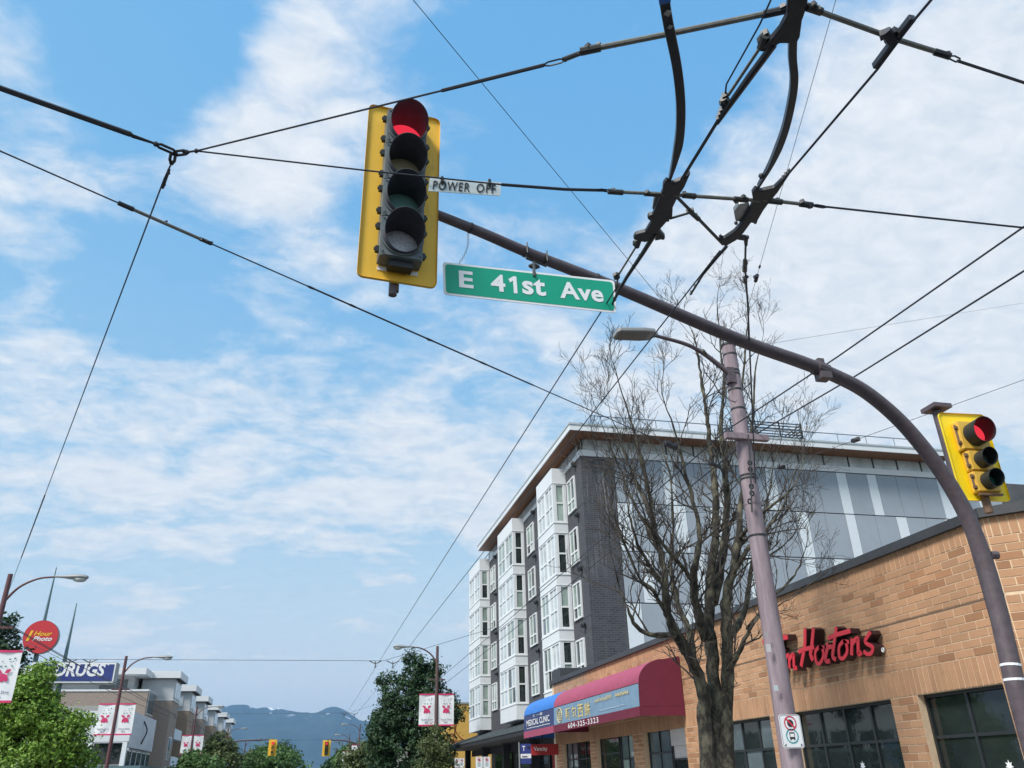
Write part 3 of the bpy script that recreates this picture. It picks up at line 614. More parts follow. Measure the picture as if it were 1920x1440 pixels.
# ================================================================== GREY APARTMENT BLOCK
def apartment():
    AX, AY, YE = 12.0, 35.0, 62.0; BXF = 11.26; ZB, ZT = 4.5, 15.75
    root = thing('apartment_block', (AX, AY, 0), 'six storey apartment block with white bay windows, dark brick and grey panelled side', 'building')
    R = random.Random(11)
    MB().span((AX, AY, ZB-.2), (AX+1.7, YE, ZT)).build('street_wall', 'apt_brick', root)      # dark brick street front and gable return
    MB().span((AX+1.702, AY+.06, 0), (36, YE, ZT-.002)).build('side_wall', 'joint_dark', root)
    MB().span((AX+1.0, AY+.3, 0), (AX+1.69, YE-.2, ZB-.202)).build('ground_floor_wall', 'canopy_dark', root)
    # gable parapet band, clerestory, roof slab
    MB().span((AX-.04, AY-.05, ZT+.002), (33.5, AY+.5, ZT+.32)).build('parapet_band', 'panel_white', root)
    MB().span((AX-.04, AY+.502, ZT+.002), (AX+.4, YE, ZT+.25)).build('parapet_band', 'panel_white', root)
    MB().span((13.0, AY+.5, ZT), (33.0, YE-3, 16.9)).build('penthouse_wall', 'panel_white', root)
    cl = MB().span((12.1, AY+.02, ZT+.32), (32.9, AY+.2, ZT+.93)).build('clerestory', 'glass_pale', root)
    x = 12.1; k = 0
    while x < 32.9:
        MB().span((x-.03, AY-.02, ZT+.322), (x+.03, AY+.018, ZT+.93)).build('mullion', 'frame_black', cl); x += 1.5
    gr = MB(); 
    y = AY+1
    while y < YE-1:
        gr.span((AX+.05, y-.02, ZT+.25), (AX+.09, y+.02, ZT+.78)); y += 1.25
    gr.span((AX+.04, AY+.5, ZT+.78), (AX+.10, YE-1, ZT+.82)); gr.build('balcony_railing', 'rail_metal', root)
    gp = MB(); gp.span((AX+.062, AY+.6, ZT+.27), (AX+.078, YE-1.1, ZT+.77)); gp.build('balcony_glass', 'rail_glass', root)
    sl_ = MB().span((11.2, 34.0, 16.68), (33.0, 57.4, 17.04)).build('roof_slab', 'panel_white', root)
    MB().span((11.26, 34.06, 16.655), (32.94, 57.3, 16.678)).build('soffit', 'soffit', sl_)
    MB().span((11.17, 33.97, 16.96), (33.03, 57.43, 17.06)).build('roof_edge_trim', 'rail_glass', sl_)
    rl = MB()
    P = [(12.9, 56), (12.9, 35.6), (32.6, 35.6)]
    for a, b in zip(P[:-1], P[1:]):
        n = int(np.hypot(b[0]-a[0], b[1]-a[1])/1.7)
        for k in range(n+1): q = lerp(a, b, k/n); rl.tube([(q[0], q[1], 17.05), (q[0], q[1], 18.25)], .03, 4)
        rl.tube([(*a, 18.25), (*b, 18.25)], .03, 4)
    rl.build('roof_railing', 'rail_metal', root)
    # rooftop louvre screen
    sc = MB()
    for k in range(13): z = 17.2+k*.17; sc.span((21.6, 36.9, z), (26.0, 36.94, z+.05)); sc.span((26.0, 36.9, z), (26.04, 39.5, z+.05))
    for x in (21.6, 23.1, 24.6, 25.98): sc.span((x, 36.94, 17.05), (x+.06, 37.0, 19.4))
    scr = sc.build('louvre_screen', 'frame_black', root); MB().span((21.9, 37.4, 17.05), (25.6, 39.2, 18.7)).build('plant_box', 'panel_char', scr)
    # grey and white facing panels on the side wall
    rows = [(13.47, ZT-.03), (11.1, 13.44), (8.7, 11.07), (6.3, 8.67), (3.9, 6.27)]
    tp = [[('g', 2), ('w', .62), ('g', 2.3), ('w', .6), ('g', 1.3), ('g', 1.25), ('w', .62), ('g', 1.2), ('g', 1.25), ('w', .9), ('g', 1.5), ('w', .95), ('g', 1.8), ('g', 1.6), ('g', 1.9), ('w', .9), ('g', 2)],
          [('w', .8), ('g', 1.6), ('g', 1.4), ('w', .62), ('g', 1.4), ('g', 1.2), ('w', .62), ('g', 1.4), ('w', .95), ('g', 1.55), ('g', 1.5), ('w', .95), ('g', 1.9), ('g', 1.7), ('w', .95), ('g', 1.8), ('g', 1.6)]]
    xs0 = AX+1.72
    def panel(x0, x1, z0, z1, m): MB().span((x0+.012, AY, z0+.012), (x1-.012, AY+.058, z1-.012)).build('facing_panel', m, root)
    # measured column edges for the part right of the pole (top row), then rhythm for the rest
    def X(px_, py_): return float(at(px_, py_, Y=AY)[0])
    top = [('g', X(1170, 857)), ('g', X(1205, 870)), ('w', X(1240, 870)), ('g', X(1262, 872)), ('g', X(1300, 874)), ('w', X(1340, 876)), ('g', X(1362, 878)), ('g', X(1400, 880)), ('w', X(1432, 880)), ('g', X(1452, 880)), ('g', X(1498, 880)), ('g', X(1530, 882)), ('w', X(1566, 884)), ('g', X(1585, 886)), ('w', X(1623, 887)), ('g', X(1641, 889)), ('g', X(1678, 892)), ('g', X(1716, 895)), ('w', X(1755, 898)), ('g', X(1780, 900)), ('w', X(1825, 903)), ('g', X(1840, 904)), ('c', X(1868, 906)), ('c', X(1910, 910)), ('c', X(1950, 913)), ('c', 36)]
    mid = [('w', X(1158, 940)), ('g', X(1185, 945)), ('g', X(1225, 945)), ('w', X(1262, 948)), ('g', X(1285, 950)), ('w', X(1330, 950)), ('g', X(1352, 950)), ('g', X(1395, 952)), ('g', X(1425, 953)), ('g', X(1460, 955)), ('w', X(1492, 957)), ('g', X(1513, 958)), ('g', X(1545, 960)), ('w', X(1584, 962)), ('g', X(1602, 963)), ('g', X(1640, 966)), ('w', X(1680, 969)), ('g', X(1699, 970)), ('g', X(1735, 973)), ('w', X(1772, 976)), ('g', X(1795, 977)), ('g', X(1830, 979)), ('c', X(1868, 981)), ('c', X(1910, 985)), ('c', X(1950, 988)), ('c', 36)]
    low = [('g', X(1162, 1040)), ('w', X(1200, 1042)), ('g', X(1222, 1042)), ('g', X(1260, 1043)), ('w', X(1300, 1044)), ('g', X(1322, 1045)), ('g', X(1360, 1046)), ('w', X(1400, 1046)), ('g', X(1425, 1046)), ('g', X(1465, 1044)), ('w', X(1508, 1046)), ('g', X(1528, 1047)), ('w', X(1562, 1049)), ('g', X(1583, 1050)), ('g', X(1640, 1053)), ('g', X(1700, 1055)), ('g', 36)]
    cols = {'g': 'panel_grey', 'w': 'panel_pale', 'c': 'panel_char'}
    for (z0, z1), L_ in zip(rows, (top, mid, low, mid, low)):
        e = [(c, max(x, xs0)) for c, x in L_]; e[0] = (e[0][0], xs0)
        for (c, a), (_, b) in zip(e[:-1], e[1:]):
            if b-a > .06: panel(a, b, z0, z1, cols[c])
    # window builder (shared shapes)
    def pane_pick(): return R.choice(['glass_curtain', 'glass_curtain', 'glass_curtain', 'glass_grey', 'glass_pale', 'glass_dark'])
    def win_street(x, y0, y1, z0, z1, cols_, split, gl=None):
        f = MB(); t = .07
        f.span((x-.05, y0, z0), (x+.05, y0+t, z1)); f.span((x-.05, y1-t, z0), (x+.05, y1, z1)); f.span((x-.05, y0+t, z1-t), (x+.05, y1-t, z1)); f.span((x-.05, y0+t, z0), (x+.05, y1-t, z0+t)); zs_ = z0+(z1-z0)*split
        f.span((x-.045, y0+t, zs_-.04), (x+.045, y1-t, zs_+.04))
        for k in range(1, cols_): yy = y0+(y1-y0)*k/cols_; f.span((x-.042, yy-.035, z0+t), (x+.042, yy+.035, z1-t))
        w = f.build('window', 'frame_white', root)
        for k in range(cols_):
            for za, zb in ((z0+t, zs_-.04), (zs_+.04, z1-t)):
                MB().span((x-.006, y0+(y1-y0)*k/cols_+.03, za-.01), (x+.006, y0+(y1-y0)*(k+1)/cols_-.03, zb+.01)).build('pane', gl or pane_pick(), w)
    def win_side(y, x0, x1, z0, z1):
        f = MB(); t = .06; zs_ = z0+(z1-z0)*.5
        f.span((x0, y-.05, z0), (x0+t, y+.05, z1)); f.span((x1-t, y-.05, z0), (x1, y+.05, z1)); f.span((x0+t, y-.05, z1-t), (x1-t, y+.05, z1)); f.span((x0+t, y-.05, z0), (x1-t, y+.05, z0+t)); f.span((x0+t, y-.045, zs_-.04), (x1-t, y+.045, zs_+.04))
        w = f.build('window', 'frame_white', root)
        for i, (za, zb) in enumerate(((z0+t, zs_-.04), (zs_+.04, z1-t))):
            MB().span((x0+t-.01, y-.006, za-.01), (x1-t+.01, y+.006, zb+.01)).build('pane', R.choice(['glass_curtain', 'glass_curtain', 'glass_dark']) if i else R.choice(['glass_dark', 'glass_curtain']), w)
    tops = [15.15, 12.55, 9.95, 7.35]; H = 2.0
    for y0, y1 in ((37.6, 40.7), (46.6, 50.8), (57.0, 61.2)):
        b = MB()
        # hollow bay: bands between the window rows and corner posts
        b.span((BXF, y0, tops[0]), (AX-.002, y1, ZT+.25))
        for k in range(4):
            zt = tops[k]; zb = zt-H; nxt = tops[k+1] if k < 3 else ZB
            b.span((BXF, y0, nxt), (AX-.002, y1, zb))
            for cy_ in (y0, y1-.14): b.span((BXF+.002, cy_+.002, zb), (BXF+.14, cy_+.138, zt))
            b.span((AX-.13, y0+.002, zb), (AX-.003, y0+.1, zt)); ym = (y0+y1)/2; b.span((BXF+.002, ym-.09, zb), (BXF+.1, ym+.09, zt))
            b.span((BXF+.3, y0+.3, zb), (AX-.01, y1-.3, zt))
        bb = b.build('bay', 'panel_white', root)
        sm = MB()
        for k in range(4):
            sm.span((BXF-.02, y0-.02, tops[k]+.02), (AX-.004, y1+.02, tops[k]+.05)); sm.span((BXF-.03, y0-.03, tops[k]-H-.07), (AX-.005, y1+.03, tops[k]-H-.02))
        sm.build('drip_sill', 'frame_white', bb)
        for k in range(4):
            zt = tops[k]; ym = (y0+y1)/2
            win_street(BXF+.06, y0+.14, ym-.09, zt-H, zt, 2, .45, 'glass_pale' if R.random() < .6 else None); win_street(BXF+.06, ym+.09, y1-.14, zt-H, zt, 2, .45, 'glass_pale' if R.random() < .6 else None)
            win_side(y0+.06, BXF+.14, AX-.13, zt-H, zt)
    for y0, y1 in ((36.05, 37.25), (44.2, 45.7), (54.9, 56.4)):
        for k in range(4): win_street(AX-.03, y0, y1, tops[k]-1.75, tops[k]-.05, 2, .33)
        for k in range(4):
            v = MB(); yv = y0-.25; zz = tops[k]+.45; v.blob((AX-.12, yv, zz), (.14, .13, .13), 8, 5); v.span((AX-.2, yv-.1, zz-.12), (AX, yv+.1, zz+.02)); v.build('vent_hood', 'frame_black', root)
            MB().span((AX-.012, y0-1.1, tops[k]+.78), (AX, y1+.9 if y0 > 40 else y1+.3, tops[k]+.81)).build('slab_line', 'joint_dark', root)
    # street canopy
    c = MB(); c.prism([(9.5, 35.2, 3.35), (9.5, 35.2, 3.52), (11.9, 35.2, 4.25), (11.9, 35.2, 3.35)], (0, 26.6, 0)); cn = c.build('street_canopy', 'canopy_dark', root)
    s = MB(); y = 35.2
    R3 = np.array(((math.cos(-.295), 0, math.sin(-.295)), (0, 1, 0), (-math.sin(-.295), 0, math.cos(-.295))))
    s.box((10.7, 48.5, 3.93), (2.58, 26.7, .05), R=R3)
    while y < 61.8: s.box((10.7, y, 3.965), (2.58, .05, .06), R=R3); y += .55
    s.build('seamed_roof', 'canopy_metal', cn)
    for y in (36.5, 42.5, 48.5, 54.5, 60.5): MB().span((10.9, y, .13), (11.25, y+.35, 3.35)).build('pillar', 'panel_white' if y < 40 else 'canopy_dark', root)
    for k, (ya, yb, m) in enumerate(((36.9, 38.6, 'shop_red'), (39, 42.3, 'glass_dark'), (43, 45.5, 'shop_red'), (46, 48.3, 'glass_dark'), (49, 54, 'glass_grey'), (55, 60, 'glass_dark'))):
        MB().span((12.9, ya, .15), (12.98, yb, 3.0)).build('shopfront', m, root)
    MB().span((11.3, 36.6, 2.95), (11.42, 60.4, 3.3)).build('shop_fascia', 'canopy_dark', root)
apartment()
def yellow_building():
    root = thing('yellow_building', (11.5, 70, 0), 'plain yellow stucco building with brown graffiti beyond the apartment block', 'building')
    MB().span((10.9, 70, 0), (24, 84, 7.1)).build('wall', 'stucco_yellow', root); MB().span((10.85, 69.95, 7.102), (24.05, 84.05, 7.25)).build('coping', 'lamp_grey', root)
    nrm = np.array((0, -1.0, 0))
    for pts in ([(873, 1330), (856, 1352), (853, 1368), (864, 1384), (871, 1388)], [(838, 1386), (846, 1376), (856, 1384), (850, 1392), (842, 1390)], [(848, 1398), (855, 1360), (858, 1350)], [(836, 1390), (845, 1394), (866, 1388), (871, 1392)]):
        mb = MB(); stroke(mb, smooth_path([at(x, y, Y=69.99) for x, y in pts], 5), .055, nrm, .004); mb.build('graffiti_stroke', 'graffiti', root)
yellow_building()

# ================================================================== DAVIT SIGNAL POLE AND SIGNALS
def davit():
    px_ = [(765, 381, .10), (900, 435, .20), (1000, 478, .29), (1160, 541, .426), (1380, 635, .618), (1500, 678, .726), (1560, 702, .78), (1620, 733, .835), (1680, 782, .882), (1730, 838, .915), (1775, 900, .943), (1815, 972, .962), (1848, 1060, .973), (1870, 1140, .974), (1890, 1225, .972), (1908, 1300, .966)]
    pts = []
    for x, y, s in px_: Yv = 5.37+(s-.12)/(.966-.12)*1.15; pts.append(at(x, y, Y=Yv))
    base = pts[-1]; foot = base.copy(); foot[2] = .13; foot[0] -= .0
    path = smooth_path(pts+[lerp(base, foot, .5), foot], 5); n = len(path)
    cum = np.cumsum([0]+[np.linalg.norm(path[i+1]-path[i]) for i in range(n-1)]); rad = [.040+(.100-.040)*(c/cum[-1])**.9 for c in cum]
    root = thing('davit_signal_pole', tuple(foot), 'brown curved davit pole arching over the road from the right kerb', 'pole')
    t = MB(); t.tube(path, rad, 16); t.build('mast_arm', 'davit_metal', root, smooth=True)
    MB().tube([foot, foot+np.array((0, 0, .05))], .24, 12).build('base_plate', 'davit_metal', root)
    d = path[26]-path[24]; 
    # clamp block where the arm sections join
    i = min(range(n), key=lambda k: abs(proj(path[k])[0]-1540)); p = path[i]; t_ = path[i+1]-path[i-1]; t_ /= np.linalg.norm(t_)
    j = MB(); j.tube([p-t_*.07, p+t_*.07], rad[i]*1.18, 12); j.box(p+np.array((0, -.02, -.09)), (.12, .12, .07)); j.box(p+np.array((0, 0, .085)), (.07, .08, .05)); j.build('arm_clamp', 'davit_metal', root)
    bn = MB()
    for xx in (882, 985, 1020, 1118):
        i = min(range(n), key=lambda k: abs(proj(path[k])[0]-xx)); 
        f = (xx-proj(path[i])[0])/((proj(path[i+1])[0]-proj(path[i])[0]) or 1); p = path[i]+(path[i+1]-path[i])*f; t_ = path[i+1]-path[i]; t_ /= np.linalg.norm(t_); bn.tube([p-t_*.008, p+t_*.008], rad[i]+.006, 12)
    bn.build('band', 'clamp_grey', root)
    for py in (1252, 1274):
        i = min(range(n), key=lambda k: abs(proj(path[k])[1]-py)); p = path[i]; t_ = path[i+1]-path[i-1]; t_ /= np.linalg.norm(t_); MB().tube([p-t_*.011, p+t_*.011], rad[i]+.003, 14).build('tape_strip', 'sign_white', root)
    i = min(range(n), key=lambda k: abs(proj(path[k])[1]-1050)); p = path[i]; MB().tube([p+np.array((.06, -.04, 0)), p+np.array((.13, -.05, 0))], .04, 10).build('junction_knob', 'davit_metal', root)
    return root, path, rad
DAVIT, DPATH, DRAD = davit()
def arm_at(xx):
    i = min(range(len(DPATH)-1), key=lambda k: abs(proj(DPATH[k])[0]-xx)); f = (xx-proj(DPATH[i])[0])/((proj(DPATH[i+1])[0]-proj(DPATH[i])[0]) or 1); return DPATH[i]+(DPATH[i+1]-DPATH[i])*f

def visor_mesh(r, l_top, l_bot, n=28):
    """open tunnel visor along -Y, axis at origin"""
    mb = MB(); vs = []
    for k in range(n):
        a = 2*math.pi*k/n; c, s = math.cos(a), math.sin(a); l = l_bot+(l_top-l_bot)*(s*.5+.5)
        vs += [(r*c, 0, r*s), (r*c*1.03, -l, r*s*1.03), ((r-.004)*c*1.03, -l, (r-.004)*s*1.03), ((r-.004)*c, 0, (r-.004)*s)]
    fs = []
    for k in range(n):
        q = (k+1) % n
        for j in range(3): fs.append((4*k+j, 4*k+j+1, 4*q+j+1, 4*q+j))
    return mb.add(vs, fs)
def lens_mesh(r, n=24):
    mb = MB(); vs = [(0, -.035, 0)]; fs = []
    for j, (rr, d) in enumerate(((.5, -.028), (.85, -.012), (1.0, 0))):
        for k in range(n): a = 2*math.pi*k/n; vs.append((r*rr*math.cos(a), d, r*rr*math.sin(a)))
    fs += [(0, 1+k, 1+(k+1) % n) for k in range(n)]
    for j in range(2): fs += [(1+j*n+k, 1+(j+1)*n+k, 1+(j+1)*n+(k+1) % n, 1+j*n+(k+1) % n) for k in range(n)]
    return mb.add(vs, fs)
def rrect(w, h, r, k=5):
    pts = []
    for sx, sz, a0 in ((1, 1, 0), (-1, 1, 90), (-1, -1, 180), (1, -1, 270)):
        for i in range(k): a = math.radians(a0+90*i/(k-1)); pts.append((sx*(w/2-r)+r*math.cos(a), 0, sz*(h/2-r)+r*math.sin(a)))
    return pts
def place(mb, rz, loc, tilt=0.0):
    Rm = np.array(Matrix.Rotation(rz, 3, 'Z') @ Matrix.Rotation(tilt, 3, 'X')); L_ = np.array(loc); return mb.xf(lambda p: Rm @ p + L_)
def signal_main():
    rz = math.radians(5.5); c = at(752, 362, Y=5.25)
    root = thing('overhead_traffic_signal', tuple(c-np.array((0, 0, .86))), 'large yellow backed four lens traffic signal showing red, hung overhead', 'traffic signal')
    B = lambda mb, name, m, par=root, **k: place(mb, rz, c).build(name, m, par, **k)
    W, Hh = .625, 1.76; hw, sh = .335, .372
    # backboard with open slots top and bottom
    board = MB(); z0, z1 = -sh*2-.05, sh*2
    board.prism([(x, 0, z) for x, _, z in rrect(W, Hh, .05)], (0, .006, 0)); B(board, 'backboard', 'signal_yellow')
    lip = MB(); pts = rrect(W, Hh, .05); n = len(pts); lip.add([(x, -.022, z) for x, _, z in pts]+[(x, 0, z) for x, _, z in pts], [(k, (k+1) % n, n+(k+1) % n, n+k) for k in range(n)]); B(lip, 'backboard_lip', 'signal_yellow')
    sw = MB()
    for sx in (-1, 1): sw.span((sx*.115-.045, -.005, -sh*2-.045), (sx*.115+.045, -.001, -sh*2-.008))
    B(sw, 'board_slot', 'sign_white')
    for i in range(4):
        zc = sh*(1.5-i)
        h = MB(); t = .012; zl, zh = zc-sh/2+.004, zc+sh/2-.004
        h.span((-hw/2, -.03, zl), (hw/2, -.008, zh)); h.span((-hw/2, -.14, zl), (-hw/2+t, -.03, zh)); h.span((hw/2-t, -.14, zl), (hw/2, -.03, zh)); h.span((-hw/2+t, -.14, zl), (hw/2-t, -.03, zl+t)); h.span((-hw/2+t, -.14, zh-t), (hw/2-t, -.03, zh))
        hs = B(h, 'housing', 'signal_grey')
        # door: square plate with a round opening and a raised rim
        n = 32; vs = []; fs = []; ro, hx, hz = .154, hw/2-.004, sh/2-.008
        for k in range(n):
            a = 2*math.pi*(k+.5)/n; c_, s_ = math.cos(a), math.sin(a); m_ = min(hx/abs(c_) if abs(c_) > 1e-6 else 9, hz/abs(s_) if abs(s_) > 1e-6 else 9)
            vs += [(m_*c_, -.141, zc+m_*s_), (m_*c_, -.152, zc+m_*s_), ((ro+.016)*c_, -.152, zc+(ro+.016)*s_), ((ro+.016)*c_, -.164, zc+(ro+.016)*s_), (ro*c_, -.164, zc+ro*s_), (ro*c_, -.141, zc+ro*s_)]
        for k in range(n):
            q = (k+1) % n
            for j in range(6): fs.append((6*k+j, 6*k+(j+1) % 6, 6*q+(j+1) % 6, 6*q+j))
        d = MB(); d.add(vs, fs); dr = B(d, 'door', 'signal_grey')
        for sx in (-1, 1):
            for dz in (-.10, .12):
                hk = MB(); hk.box((sx*(hw/2+.014), -.085, zc+dz), (.03, .035, .05)); hk.box((sx*(hw/2+.03), -.09, zc+dz), (.018, .018, .022)); B(hk, 'latch', 'frame_black', hs)
        scw = MB()
        for sx in (-1, 1):
            for sz in (-1, 1): scw.tube([(sx*.145, -.150, zc+sz*.155), (sx*.145, -.160, zc+sz*.155)], .007, 6)
        B(scw, 'screw', 'clamp_grey', hs)
        v = visor_mesh(.152, .31, .155).xf(lambda p: p+np.array((0, -.034, zc))); B(v, 'visor', 'visor_black', smooth=True)
        l = lens_mesh(.147).xf(lambda p: p+np.array((0, -.036, zc))); B(l, 'lens', ('lens_red', 'lens_amber', 'lens_green', 'lens_white')[i], smooth=True)
    ft = MB(); ft.span((-.09, -.11, -sh*2-.055), (.10, -.02, -sh*2)); B(ft, 'bottom_bracket', 'frame_black')
    pi_ = MB(); pi_.tube([(-.02, .05, -Hh/2+.05), (-.02, .05, -Hh/2-.085)], .033, 10); B(pi_, 'hanger_pipe', 'davit_metal', smooth=True)
    hg = MB(); hg.tube([(0, .05, -Hh/2-.05), (0, .05, .62)], .028, 8); hg.span((-.05, -.01, .18), (.05, .06, .26)); B(hg, 'rear_hanger', 'davit_metal')
signal_main()
def signal_second():
    Yp = 7.25; p = at(1757, 772, Y=Yp); X_ = p[0]
    pole = thing('signal_post', (X_, Yp, .13), 'straight dark post with square cap behind the curved davit pole', 'post')
    MB().tube([(X_, Yp, .13), (X_, Yp, 5.46)], .058, 12).build('post_tube', 'davit_metal', pole, smooth=True); MB().box((X_, Yp, 5.50), (.24, .24, .05)).build('cap', 'davit_metal', pole); MB().tube([(X_, Yp, .13), (X_, Yp, .2)], .15, 10).build('base_collar', 'davit_metal', pole)
    rz = math.radians(-4); c = at(1824, 856, Y=Yp-.16); Hh, W = 1.06, .60
    root = thing('post_traffic_signal', tuple(c-np.array((0, 0, .55))), 'bright yellow three lens traffic signal showing red on the right post', 'traffic signal')
    B = lambda mb, name, m, par=root, **k: place(mb, rz, c).build(name, m, par, **k)
    bd = MB(); bd.prism(rrect(W, Hh, .05), (0, .006, 0)); B(bd, 'backboard', 'signal_yellow_bright')
    lip = MB(); pts = rrect(W, Hh, .05); n = len(pts); lip.add([(x, -.02, z) for x, _, z in pts]+[(x, 0, z) for x, _, z in pts], [(k, (k+1) % n, n+(k+1) % n, n+k) for k in range(n)]); B(lip, 'backboard_lip', 'signal_yellow_bright')
    secs = [(.22, .36, .130, .22, 'lens_red_dim'), (-.085, .25, .090, .17, 'lens_off'), (-.335, .25, .090, .17, 'lens_off_green')]
    mat('lens_red_dim', (.45, .02, .03), .25, emit=(1.0, .05, .08), estr=.6)
    for zc, sh, r, l, m in secs:
        w = .36 if sh > .3 else .30
        h = MB(); h.span((-w/2, -.10, zc-sh/2+.003), (w/2, -.004, zc+sh/2-.003)); hs = B(h, 'housing', 'signal_yellow_old', bevel=.02)
        d = MB(); d.span((-w/2+.012, -.112, zc-sh/2+.012), (w/2-.012, -.098, zc+sh/2-.012)); B(d, 'door', 'signal_yellow_old', bevel=.006)
        hg = MB(); hg.tube([(-w/2-.008, -.08, zc-sh*.35), (-w/2-.008, -.08, zc+sh*.35)], .012, 6); hg.box((-w/2-.01, -.09, zc+sh*.25), (.03, .03, .03)); hg.box((-w/2-.01, -.09, zc-sh*.25), (.03, .03, .03)); B(hg, 'hinge', 'wood_brown', hs)
        v = visor_mesh(r+.006, l, l*.7).xf(lambda p: p+np.array((0, -.11, zc))); B(v, 'visor', 'frame_black', smooth=True)
        ln = lens_mesh(r).xf(lambda p: p+np.array((0, -.115, zc))); B(ln, 'lens', m, smooth=True)
    br = MB(); br.tube([(-.02, -.02, -Hh/2-.14), (-.02, -.02, -.44)], .045, 10); B(br, 'bracket', 'wood_brown', smooth=True)
    rp = MB(); rp.span((-.14, -.118, -.495), (.14, -.075, -.475)); B(rp, 'bottom_bar', 'wood_brown')
signal_second()

# ---------------------------------------------------------------- green street-name blade and POWER OFF plate
def street_blade():
    A, Bp, Cp, D = at(830, 491, Y=5.32), at(1152, 526, Y=5.30), at(1156, 587, Y=5.30), at(832, 552, Y=5.32)
    c = (A+Bp+Cp+D)/4; root = thing('street_name_sign', tuple(c-np.array((0, 0, .2))), 'green street name blade with white lettering hanging below the arm', 'street sign')
    nrm = np.cross(Bp-A, D-A); nrm /= np.linalg.norm(nrm); nrm = nrm if nrm[1] < 0 else -nrm
    def q(u, v): return A*(1-u)*(1-v)+Bp*u*(1-v)+Cp*u*v+D*(1-u)*v
    def outline(m_u, m_v):
        cs = []; ru, rv = .018, .09
        for (cu, cv, a0) in ((m_u+ru, m_v+rv, 180), (1-m_u-ru, m_v+rv, 270), (1-m_u-ru, 1-m_v-rv, 0), (m_u+ru, 1-m_v-rv, 90)):
            for k in range(5): a = math.radians(a0+90*k/4); cs.append(q(cu+ru*math.cos(a), cv+rv*math.sin(a)))
        return cs
    MB().prism(outline(0, 0), -nrm*.006).build('plate', 'sign_white', root)
    MB().add([p+nrm*.002 for p in outline(.013, .06)], [tuple(range(20))]).build('green_field', 'sign_green', root)
    up0 = A-D; wv = Bp-A; W = np.linalg.norm(wv); Hh = np.linalg.norm(up0)
    one = [(.52, 0), (.52, .74), (.22, .60), (.06, .80), (.60, 1.0), (.90, 1.0), (.90, 0)]
    o = q(.368, .74)+nrm*.004; uw = wv/W; uu = up0/Hh; MB().add([o+uw*(x*.056*W)+uu*(z*Hh*.53) for x, z in one], [(0, 1, 5, 6), (1, 2, 3, 4, 5)]).build('lettering', 'sign_white', root)
    for s, u0, u1, h0, h1 in (('E', .088, .167, .735, .22), ('4', .268, .350, .74, .21), ('st', .448, .584, .735, .215), ('Ave', .668, .925, .735, .20)):
        o = q(u0, h0)+nrm*.002; text_on(s, 'lettering', 'sign_white', root, o, wv, up0, W*(u1-u0), Hh*(h0-h1), thick=.003, offset=.028, spacing=1.05)
    ar = arm_at(1000); top = (A+Bp)/2*.48+ (A*.5+Bp*.5)*.52; tp = q(.52, 0)
    h = MB(); b0 = arm_at(985); b1 = arm_at(1022); dn = np.array((0, -.02, -.085))
    h.tube([b0+np.array((0, -.02, -.02)), b0+dn, b1+dn, b1+np.array((0, -.02, -.02))], .009, 6)
    for b in (b0, b1): h.tube([b+np.array((0, -.065, .05)), b+np.array((0, -.07, -.06))], .007, 6)
    h.build('hanger_bracket', 'clamp_grey', root)
    g_ = MB(); m_ = (b0+b1)/2; g_.blob(m_+np.array((-.02, -.02, -.13)), (.055, .03, .025), 8, 5); g_.tube([m_+np.array((-.02, -.02, -.08)), tp+np.array((0, -.006, .0)), tp+np.array((0, -.008, -.05))], .012, 6); g_.build('swivel_clamp', 'clamp_grey', root)
    ch = MB(); c0 = arm_at(878)+np.array((0, 0, -.06)); c1 = q(.09, -.02); n = 15
    for k in range(n):
        a, b = lerp(c0, c1, k/n), lerp(c0, c1, (k+1.25)/n); sag = .03*math.sin(math.pi*k/n); a = a+np.array((sag, 0, 0)); b = b+np.array((sag, 0, 0)); t = (b-a)/np.linalg.norm(b-a); s_ = np.cross(t, (0, 1, 0) if k % 2 else (1, 0, 0)); s_ /= np.linalg.norm(s_)
        ch.tube([a, lerp(a, b, .25)+s_*.008, lerp(a, b, .75)+s_*.008, b, lerp(a, b, .75)-s_*.008, lerp(a, b, .25)-s_*.008, a], .0022, 4, cap=False)
    ch.build('safety_chain', 'galv', root)
street_blade()

# ================================================================== OVERHEAD TROLLEY WIRES
ZW = 5.2
def W_(*pts, Z=ZW): return [at(x, y, Z=Z) for x, y in pts]
def extend(a, b, d): a = np.array(a); b = np.array(b); t = (b-a)/np.linalg.norm(b-a); return b+t*d
def wire(name, label, pts, r, m='wire_dark', cat='wire', group='overhead wires', sag=0.0, k=1):
    P = []
    for a, b in zip(pts[:-1], pts[1:]):
        L_ = np.linalg.norm(np.array(b)-np.array(a)); n = max(2, int(L_/3)) if sag else 1
        for i in range(n): t = i/n; q = lerp(a, b, t); P.append(q-np.array((0, 0, sag*4*t*(1-t))))
    P.append(np.array(pts[-1], float)); root = thing(name, tuple(P[0]), label, cat, group); MB().tube(P, r, 6).build('cable', m, root, smooth=True); return root
def fitting(root, name, p0, p1, r, m='clamp_grey', n=8, lumps=0):
    mb = MB(); p0, p1 = np.array(p0), np.array(p1); mb.tube([p0, p1], r, n)
    Rr = random.Random(int(p0[0]*1000)); t = (p1-p0)/np.linalg.norm(p1-p0)
    for k in range(lumps): q = lerp(p0, p1, (k+.5)/lumps); mb.box(q+np.array((Rr.uniform(-1, 1), Rr.uniform(-1, 1), Rr.uniform(-.5, 1)))*r*.9, (r*1.3, r*1.3, r*1.3), Rr.uniform(0, 3))
    return mb.build(name, m, root)
